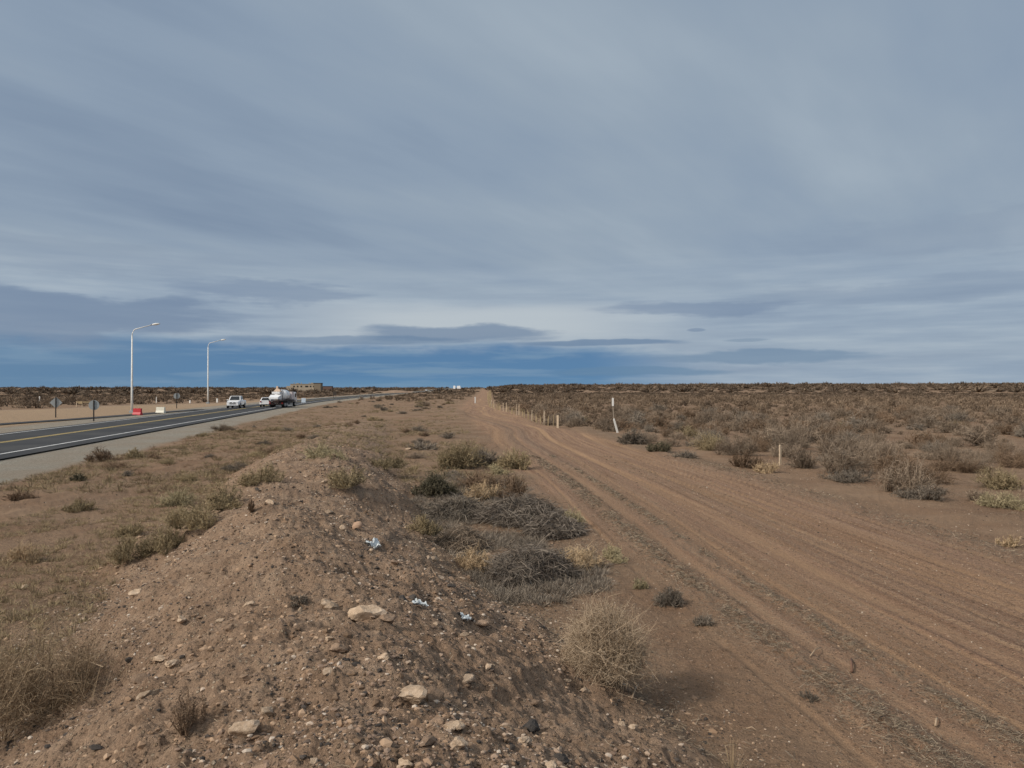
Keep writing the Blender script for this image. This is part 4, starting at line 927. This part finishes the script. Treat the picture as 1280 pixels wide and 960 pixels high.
# white panel on the verge and the dark sign
x, y, z = at(379.5, 505); t = empty('verge_panel', (x, y, z), R_(8), 'small white reflective warning panel on the verge just right of the tank truck', 'panel')
MB().box((0, 0, .68), (.78, .06, .85)).build('panel', simple('blue_white_sheeting', (.62, .70, .78), .35), t, .03)
for s_ in (-.22, .22): MB().box((s_, .05, .15), (.05, .05, .42)).build('leg', M['dark_steel'], t)
x, y, z = at(418.5, 497.5); t = empty('dark_sign', (x, y, z), R_(6), 'dark brown square road sign seen from behind at the far road edge', 'road sign')
w = 4.2 / F * y; h = 8.5 / F * y
MB().box((0, 0, h * .66), (w, .06, h * .6)).build('panel', simple('brown_sign_back', (.07, .055, .045), .7), t, .02)
for s_ in (-.32, .32): MB().box((s_ * w, .06, h * .3), (.12, .1, h * .62)).build('leg', M['dark_steel'], t)

# ------------------------------------------------------------------ vehicles
M['car_white'] = simple('white_car_paint', (.84, .84, .84), .28, var=.03, coat=.6)
M['glass'] = simple('tinted_glass', (.02, .025, .03), .08, var=.05)
M['tyre'] = simple('tyre_rubber', (.018, .018, .018), .8)
M['rim'] = simple('alloy_rim', (.45, .45, .46), .35, .8)
M['lens'] = simple('lamp_lens', (.55, .57, .60), .12)
M['tail'] = simple('tail_lens', (.28, .02, .02), .2)
M['trim'] = simple('black_trim', (.02, .02, .021), .55)
M['chassis'] = simple('dark_red_chassis', (.028, .014, .013), .6, var=.3)
def rsec(y, w, z0, z1, c=.10, tp=1.0):
    return [(-w + c, y, z0), (w - c, y, z0), (w, y, z0 + c), (w, y, (z0 + z1) / 2), (w * tp, y, z1 - c), (w * tp - c, y, z1), (-w * tp + c, y, z1), (-w * tp, y, z1 - c), (-w, y, (z0 + z1) / 2), (-w, y, z0 + c)]
def wheel(t, x, y, rr, w=.24, dual=False):
    sx = 1 if x > 0 else -1
    ring = lambda rad, xx: [(xx, y + rad * math.cos(a), rr + rad * math.sin(a)) for a in [2 * math.pi * q / 22 for q in range(22)]]
    wh = MB().loft([ring(rr * .9, x - w / 2), ring(rr, x - w / 2 + .03), ring(rr, x + w / 2 - .03), ring(rr * .9, x + w / 2)]).build('tyre', M['tyre'], t)
    MB().loft([ring(rr * .62, x + sx * (w / 2 - .01)), ring(rr * .55, x + sx * (w / 2 + .02)), ring(rr * .15, x + sx * (w / 2 + .01))]).build('rim', M['rim'], wh)
def cabin(t, yb, yt, wb, wt, zb, zt, paint, name='cabin', pillars=.09, nside=2):
    b = [(-wb, yb[0], zb), (wb, yb[0], zb), (wb, yb[1], zb), (-wb, yb[1], zb)]; u = [(-wt, yt[0], zt), (wt, yt[0], zt), (wt, yt[1], zt), (-wt, yt[1], zt)]
    cb = MB().loft([b, u]).build(name, paint, t, .05)
    MB().panel([b[2], b[3], u[3], u[2]], .16).build('windscreen', M['glass'], t)
    MB().panel([b[0], b[1], u[1], u[0]], .2).build('rear_window', M['glass'], t)
    L = lambda p, q, s: tuple(p[i] + (q[i] - p[i]) * s for i in range(3))
    for s_, (i, j) in ((1, (1, 2)), (-1, (3, 0))):
        for k in range(nside):
            a, c = k / nside, (k + 1) / nside
            MB().panel([L(b[i], b[j], a), L(b[i], b[j], c), L(u[i], u[j], c), L(u[i], u[j], a)], .17).build('side_window', M['glass'], t)
def car(loc, rz, label, kind='hatch', cat='car', k=1.0, detail=True):
    t = empty('pickup_truck' if kind == 'pickup' else 'car', loc, rz, label, cat); P_ = M['car_white']
    if kind == 'pickup':
        Lh = 2.6; W = .93
        MB().loft([rsec(-2.6, W * .94, .55, 1.08), rsec(-2.5, W, .48, 1.12), rsec(-.75, W, .42, 1.12), rsec(-.7, W, .42, 1.14), rsec(.9, W, .42, 1.14), rsec(1.9, W * .98, .42, 1.08), rsec(2.4, W * .93, .42, .98), rsec(2.6, W * .8, .48, .84)]).build('body', P_, t)
        cabin(t, (-.85, 1.35), (-.65, .55), .86, .70, 1.12, 1.78, P_)
        MB().box((0, -1.7, 1.105), (1.5, 1.55, .06)).build('bed_liner', M['trim'], t)
        wy = (1.65, -1.55); rr = .40
    else:
        Lh = 2.15; W = .88
        MB().loft([rsec(-2.1, W * .85, .42, .95), rsec(-2.0, W * .96, .32, 1.0), rsec(-1.2, W, .28, .98), rsec(.8, W, .28, .95), rsec(1.6, W * .97, .28, .88), rsec(2.0, W * .9, .3, .76), rsec(2.15, W * .75, .36, .66)]).build('body', P_, t)
        cabin(t, (-1.95, 1.15), (-1.45, .25), .82, .64, .95, 1.47, P_)
        wy = (1.35, -1.3); rr = .32
    for y in wy:
        for s_ in (-1, 1): wheel(t, s_ * (W - .08), y, rr)
    if detail:
        for s_ in (-1, 1):
            MB().box((s_ * W * .68, Lh - .14, .86 if kind == 'pickup' else .68), (.36, .22, .17)).build('headlight', M['lens'], t, .03)
            MB().box((s_ * W * .78, -Lh + .05, .92 if kind == 'pickup' else .84), (.20, .12, .26)).build('tail_light', M['tail'], t, .02)
            MB().box((s_ * (W + .12), .95 if kind == 'pickup' else .7, 1.2 if kind == 'pickup' else 1.0), (.2, .1, .15)).build('mirror', P_, t, .03)
        if kind == 'pickup':
            MB().box((-.24, Lh - .03, .86), (.36, .1, .09)).box((.24, Lh - .03, .86), (.36, .1, .09)).build('grille', M['trim'], t)
            MB().box((0, Lh + .0, .66), (.9, .12, .12)).build('air_intake', M['trim'], t)
            MB().box((0, Lh - .05, .50), (1.6, .2, .22)).build('front_bumper', P_, t, .04)
        else: MB().box((0, -Lh + .08, .50), (1.55, .14, .2)).build('rear_bumper', P_, t, .04); MB().box((0, -Lh + .04, .34), (1.3, .14, .14)).build('diffuser', M['trim'], t)
    MB().box((0, 0, .36), (W * 1.6, Lh * 1.7, .2)).build('underbody', M['trim'], t)
    return t
def rz_road(y): 
    s = float(Cr(y + 2) - Cr(y - 2)) / 4; return -math.atan(s)
def onroad(y, off): x = float(Cr(y)); return (x + off, y, float(base(x, y)) + .045)
car(onroad(114, -1.75), rz_road(114) + math.pi, 'white double cab pickup driving towards the viewer in the far lane', 'pickup', 'pickup truck')
car(onroad(122, 1.5), rz_road(122), 'white hatchback seen from behind between the pickup and the tank truck', 'hatch', 'car')
def truck():
    y0 = 120; x, y, z = onroad(y0, 4.3)
    t = empty('tank_truck', (x, y, z), rz_road(y0) - R_(9), 'white tank truck with dark red chassis and pointed tan hopper on top', 'truck'); W = M['car_white']; t.scale = (.95, .92, .84)
    MB().box((0, 0, .95), (1.0, 8.0, .32)).box((0, -3.6, .62), (2.3, .3, .3)).build('chassis', M['chassis'], t, .03)
    MB().box((0, -.4, 1.2), (2.35, 7.0, .16)).build('deck', M['chassis'], t, .02)
    for s_ in (-1, 1): MB().box((s_ * 1.02, -.9, .82), (.34, 1.6, .5)).build('side_tank', M['trim'], t, .04)
    for yy in (-2.9, -1.85, 3.0):
        for s_ in (-1, 1): wheel(t, s_ * .98, yy, .50, .42 if yy < 0 else .3)
    # cab at the front (far end)
    MB().loft([rsec(2.35, 1.16, .95, 2.75, .12), rsec(3.5, 1.16, .95, 2.75, .12), rsec(3.95, 1.12, .8, 1.75, .12), rsec(4.05, 1.1, .7, 1.6, .12)]).build('cab', W, t)
    for s_ in (-1, 1): MB().panel([(s_ * 1.165, 2.7, 1.8), (s_ * 1.165, 3.45, 1.8), (s_ * 1.165, 3.4, 2.5), (s_ * 1.165, 2.7, 2.5)], .05).build('side_window', M['glass'], t)
    MB().panel([(1.0, 3.93, 1.8), (-1.0, 3.93, 1.8), (-1.0, 3.55, 2.6), (1.0, 3.55, 2.6)], .05).build('windscreen', M['glass'], t)
    # tank
    ring = lambda rad, yy: [(rad * math.cos(a), yy, 2.2 + rad * .92 * math.sin(a)) for a in [2 * math.pi * q / 24 for q in range(24)]]
    MB().loft([ring(.5, -1.55), ring(.95, -1.35), ring(1.1, -1.1), ring(1.1, .35), ring(.95, .6), ring(.5, .75)]).build('tank', W, t, 0, True)
    for yy in (-1.0, .3): MB().loft([ring(1.115, yy), ring(1.13, yy + .03), ring(1.115, yy + .06)], False).build('tank_band', M['rim'], t)
    MB().box((.1, 1.5, 2.1), (2.2, 1.2, 1.4)).build('equipment_box', simple('pinkish_white_panel', (.66, .58, .56), .5), t, .05)
    # rear hood, sloping, and hopper
    MB().loft([[(-1.15, -3.9, 1.5), (.35, -3.9, 1.5), (.35, -3.9, 1.85), (-1.15, -3.9, 1.85)], [(-1.15, -2.9, 1.4), (.6, -2.9, 1.4), (.6, -2.9, 2.3), (-1.15, -2.9, 2.3)]]).build('rear_hood', W, t, .04)
    MB().box((-.45, -2.2, 2.62), (1.3, .6, .42)).build('pump_cover', W, t, .05)
    tan = simple('tan_canvas', (.62, .46, .34), .8)
    MB().box((-.35, -1.7, 3.12), (1.2, .8, .5), .42, .6).build('hopper', tan, t, .03); MB().box((-.45, -1.7, 3.6), (.34, .36, .5), .8, .8).build('hopper_neck', tan, t, .03)
    MB().tube([(.9, -3.5, 1.3), (1.05, -3.5, 2.9), (.9, -3.4, 3.1)], .05, 8).build('mast', M['trim'], t)
    for s_ in (-1, 1): MB().box((s_ * 1.0, -3.80, .78), (.26, .06, .16)).build('tail_light', M['tail'], t)
    MB().box((0, -3.80, .80), (.5, .05, .13)).build('plate_bar', M['car_white'], t)
    MB().tube([(1.05, 2.0, 2.0), (1.12, 2.0, 3.1)], .06, 8).build('exhaust', M['trim'], t)
truck()
x, y, z = onroad(630, -1.7); car((x, y, z), rz_road(y), 'tiny white car on the road crest at the horizon, left of the dark one', detail=False, cat='car')
x, y, z = onroad(715, 1.8)
c = car((x, y, z), rz_road(y), 'tiny dark-backed car on the road crest right of the white one', detail=False, cat='car')
for ch in c.children:
    if ch.name.startswith('body'): ch.data.materials.clear(); ch.data.materials.append(M['trim'])
x, y, z = at(571, 487.2); sc_ = y / 480.
t = empty('box_truck', (x, y, z), rz_road(y), 'distant white lorry with box body standing out on the horizon', 'truck')
MB().box((1.5, -.5, 1.9), (3.0, 5.5, 2.2), .8, .9).build('box_body', M['car_white'], t, .1); MB().box((-1.9, 2.2, 1.8), (1.7, 2.2, 2.6), .8, .8).build('cab', M['car_white'], t, .15)
MB().box((0, 0, .5), (4.8, 6.4, .5)).build('chassis', M['trim'], t)
for ch in t.children: ch.scale = (sc_ * .82,) * 3

# ------------------------------------------------------------------ far buildings
def building():
    D = 640; x = (382 - 640) / F * D; y = D; z = gz(x, y) - .3
    t = empty('long_building', (x, y, z), 0, 'long pale unfinished concrete building on the left horizon', 'building')
    wl = simple('pale_render', (.36, .31, .24), .9, var=.15, scale=.2); dk = simple('window_void', (.03, .028, .025), .8)
    MB().box((-1, 0, 3.0), (21, 8, 6.0)).build('wall', wl, t); MB().box((-12.5, 0, 2.2), (5, 7, 4.4)).build('wall', wl, t)
    MB().box((-1, 0, 6.12), (21.5, 8.5, .24)).build('roof_slab', simple('roof_slab', (.28, .25, .21), .9), t)
    for i, xx in enumerate((-8.5, -5.5, -2.5, 2.0, 5.2, 7.8)): MB().box((xx, -4.02, 4.0), (1.3 if i != 3 else 2.6, .1, 1.3)).build('window', dk, t)
    for xx in (-9.5, -3.5, 3): MB().box((xx, 0, 6.7), (.5, .5, 1.2)).build('column', wl, t)
    for xx, hh in ((-11.5, 1.0), (-6.5, .6), (5.5, .9), (8.6, .5)): MB().box((xx, .5, (6.2 if xx > -11 else 4.4) + hh / 2), (2.2, 3, hh)).build('parapet', wl, t)
    x2 = (399 - 640) / F * D
    t2 = empty('square_tower', (x2, y - 3, gz(x2, y) - .3), 0, 'square dark-topped block at the right end of the long pale building', 'building')
    MB().box((0, 0, 3.4), (5.6, 7, 6.8)).build('wall', simple('brown_render', (.21, .175, .13), .9), t2); MB().box((0, 0, 6.95), (6.2, 7.6, .35)).build('roof', simple('dark_roof', (.05, .05, .05), .8), t2)
building()
def farbox(name, label, px, w, h, D, col, cat='building'):
    x = (px - 640) / F * D; t = empty(name, (x, D, gz(x, D) - .2), 0, label, cat)
    MB().box((0, 0, h / 2), (w, w * .6, h)).build('wall', simple(name, col, .9), t); MB().box((0, 0, h + .1), (w * 1.06, w * .66, .25)).build('roof', M['dark_steel'], t)
farbox('low_shed', 'low reddish shed right of the square block on the horizon', 410, 8, 3.6, 700, (.14, .09, .075))
def mound(name, label, px, w, h, D, col):
    x = (px - 640) / F * D; n = 22; V = []; 
    g = np.linspace(-1, 1, n); U, W = np.meshgrid(g, g, indexing='ij'); rad = np.clip(1 - U ** 2 - W ** 2, 0, 1)
    Z = h * rad * (1 + .5 * fbm(U * 3, W * 3, 3, px)) - .4
    V = np.stack([U * w / 2, W * w / 3, Z], -1).reshape(-1, 3); i, j = np.meshgrid(np.arange(n - 1), np.arange(n - 1), indexing='ij')
    q = np.stack([i * n + j, (i + 1) * n + j, (i + 1) * n + j + 1, i * n + j + 1], -1).reshape(-1, 4)
    o = link(name, mesh_np(name, V, q, None, True), simple(name + '_soil', col, .95, var=.25, scale=.5), None, (x, D, gz(x, D))); tag(o, label, 'mound')
mound('earth_mound', 'long reddish earth mound beyond the road at the horizon', 492, 34, 1.8, 480, (.27, .185, .125))

# ------------------------------------------------------------------ sky
SUN_EL, SUN_AZ = R_(37), R_(-120)            # azimuth measured from +Y towards +X
w = bpy.data.worlds.new('World'); SC.world = w; w.use_nodes = True; w.cycles.sampling_method = 'MANUAL'; w.cycles.sample_map_resolution = 256; nt = w.node_tree; nt.nodes.clear(); L = nt.links
out = N(nt, 'ShaderNodeOutputWorld'); sky = N(nt, 'ShaderNodeTexSky', sky_type='NISHITA'); sky.sun_disc = False
sky.sun_elevation = SUN_EL; sky.sun_rotation = SUN_AZ; sky.altitude = 300
bg1 = N(nt, 'ShaderNodeBackground'); bg1.inputs[1].default_value = .06; L.new(sky.outputs[0], bg1.inputs[0])
bg2 = N(nt, 'ShaderNodeBackground'); bg2.inputs[1].default_value = 1.0
tc = N(nt, 'ShaderNodeTexCoord').outputs['Generated']
sx = N(nt, 'ShaderNodeSeparateXYZ'); L.new(tc, sx.inputs[0]); X_, Y_, Z_ = sx.outputs
el = mth(nt, 'MULTIPLY', mth(nt, 'ARCSINE', Z_), 57.2958); az = mth(nt, 'MULTIPLY', mth(nt, 'ARCTAN2', X_, Y_), 57.2958)
def comb(a, b, c=0.0):
    n = N(nt, 'ShaderNodeCombineXYZ')
    for s_, v in zip(n.inputs, (a, b, c)):
        if isinstance(v, (int, float)): s_.default_value = v
        else: L.new(v, s_)
    return n.outputs[0]
def sst(x, a, b):
    n = N(nt, 'ShaderNodeMapRange', interpolation_type='SMOOTHSTEP'); L.new(x, n.inputs[0]); n.inputs[1].default_value = a; n.inputs[2].default_value = b; return n.outputs[0]
A_ = lambda a, b: mth(nt, 'ADD', a, b)
S_ = lambda a, b: mth(nt, 'SUBTRACT', a, b)
X2 = lambda a, b: mth(nt, 'MULTIPLY', a, b)
zc = mth(nt, 'MAXIMUM', A_(Z_, .09), .05); ppx = mth(nt, 'DIVIDE', X_, zc); ppy = mth(nt, 'DIVIDE', Y_, zc)
# streaked high cloud: planar projection, rotated and stretched
rx = A_(X2(ppx, .80), X2(ppy, -.60)); ry = A_(X2(ppx, .60), X2(ppy, .80))
big = noise(nt, comb(X2(rx, .9), X2(ry, .42), 3.1), 1.0, 3, .5)
fin = noise(nt, comb(X2(rx, 2.6), X2(ry, .8), 7.7), 1.0, 4, .55)
low = noise(nt, comb(X2(az, .035), X2(el, .34), 1.7), 1.0, 4, .55)       # flat layers near the horizon
low2 = noise(nt, comb(X2(az, .11), X2(el, 1.25), 5.2), 1.0, 5, .55)
c_hi = ramp(nt, A_(X2(big, .68), X2(fin, .32)), [(.33, (.215, .285, .390)), (.45, (.275, .350, .448)), (.55, (.315, .388, .472)), (.68, (.385, .458, .530))])
# band of paler cloud low in the sky
lw = A_(el, X2(S_(low, .5), 6.0))
c_low = ramp(nt, low2, [(.30, (.265, .340, .450)), (.50, (.330, .410, .510)), (.68, (.415, .490, .570))])
col = mix(nt, X2(S_(1.0, sst(lw, 5.0, 11.5)), .75), c_hi, c_low)
azc = mth(nt, 'ABSOLUTE', A_(az, 2.0))
bright = X2(X2(S_(1.0, sst(mth(nt, 'ABSOLUTE', S_(lw, 4.8)), .3, 2.8)), S_(1.0, sst(azc, 4, 19))), .9)
col = mix(nt, bright, col, (.50, .555, .60))
# grey-blue shaded layers left and centre
lens_n = X2(S_(low2, .5), 1.0)
def lens(ac, ec, aw, eh, amt, c, nw=1.1):
    global col
    da = mth(nt, 'DIVIDE', S_(az, ac), aw); de = mth(nt, 'DIVIDE', A_(S_(el, ec), X2(S_(fin_l, .5), eh * 2.2)), eh)
    r2 = A_(X2(da, da), X2(de, de)); r2 = A_(r2, X2(S_(low2, .5), nw))
    col = mix(nt, X2(S_(1.0, sst(r2, .35, 1.15)), amt), col, c)
fin_l = noise(nt, comb(X2(az, .16), X2(el, .5), 9.0), 1.0, 4, .6)
shade = (.165, .235, .360); shade2 = (.150, .215, .335)
lens(-32, 4.6, 13, 2.0, .75, (.175, .245, .365)); lens(-17.5, 6.9, 7.5, 1.0, .55, (.19, .26, .38), 1.8)
lens(-34, 8.6, 16, 1.3, .2, (.21, .27, .375)); lens(13.5, 5.75, 7.3, .65, .65, (.19, .26, .38), 1.8); lens(27, 6.4, 13, 1.0, .3, (.20, .265, .375)); lens(33, 10, 14, 1.5, .2, (.20, .26, .37))
lens(13.5, 4.2, .7, .15, .6, shade); lens(17, 3.4, 1.8, .14, .6, (.20, .28, .39))
# deep blue gap above the horizon
edge = A_(X2(S_(low, .5), 2.6), X2(S_(fin_l, .5), 2.6))
e2 = A_(el, edge); topv = X2(sst(az, -34, -18), 1.0)
bl_r = S_(1.0, sst(az, 5.0, 16.0)); blue = X2(S_(1.0, sst(A_(e2, X2(sst(az, 0., 20.), 1.6)), 2.3, 4.0)), A_(X2(bl_r, .85), .12))
bcol = ramp(nt, mth(nt, 'DIVIDE', el, 4.0), [(.0, (.13, .27, .43)), (.22, (.085, .215, .400)), (.75, (.085, .200, .380)), (1.0, (.14, .24, .39))])
bcol = mix(nt, X2(S_(1.0, sst(az, -34, -14)), .6), bcol, (.13, .235, .37))
bcol = mix(nt, X2(sst(low2, .46, .66), .55), bcol, (.20, .315, .45))
col = mix(nt, blue, col, bcol)
lens(-4.2, 4.0, 8.0, .75, .75, (.150, .228, .355), 1.8); lens(6.5, 3.35, 6.5, .28, .8, (.14, .225, .36)); lens(18, 2.2, 8, .5, .7, (.155, .25, .38)); lens(-12, 3.5, 10, .35, .6, (.135, .22, .35)); lens(9, 1.2, 7, .35, .6, (.12, .23, .37)) 
lens(-7.5, 1.2, 4.2, .14, .6, (.17, .29, .42), .6); lens(-17.5, 1.7, 3, .12, .5, (.22, .32, .43), .6)
# brighter towards the veiled sun (outside the view)
sd = (math.sin(SUN_AZ) * math.cos(SUN_EL), math.cos(SUN_AZ) * math.cos(SUN_EL), math.sin(SUN_EL))
dp = A_(A_(X2(X_, sd[0]), X2(Y_, sd[1])), X2(Z_, sd[2]))
col = mix(nt, X2(sst(dp, .25, 1.0), .8), col, (1.3, 1.22, 1.1))
L.new(col, bg2.inputs[0]); ms = N(nt, 'ShaderNodeMixShader'); ms.inputs[0].default_value = .93
L.new(bg1.outputs[0], ms.inputs[1]); L.new(bg2.outputs[0], ms.inputs[2]); L.new(ms.outputs[0], out.inputs[0])

sl = bpy.data.lights.new('sun', 'SUN'); sl.energy = 2.6; sl.angle = R_(6.0); sl.color = (1, .93, .84)
so = bpy.data.objects.new('sun', sl); COL.objects.link(so)
from mathutils import Vector
so.rotation_euler = Vector(sd).to_track_quat('Z', 'Y').to_euler()

cam = bpy.data.cameras.new('camera'); cam.sensor_width = 36; cam.lens = 27; cam.clip_start = .1; cam.clip_end = 20000
co = bpy.data.objects.new('camera', cam); COL.objects.link(co); co.location = (0, 0, HEYE); co.rotation_euler = (R_(90) + math.atan(5 / 960.), 0, 0)
SC.camera = co
SC.render.engine = 'CYCLES'; SC.render.resolution_x = 1024; SC.render.resolution_y = 768
SC.view_settings.view_transform = 'Standard'; SC.view_settings.look = 'None'; SC.view_settings.exposure = 0; SC.view_settings.gamma = 1
SC.cycles.max_bounces = 5; SC.cycles.diffuse_bounces = 2
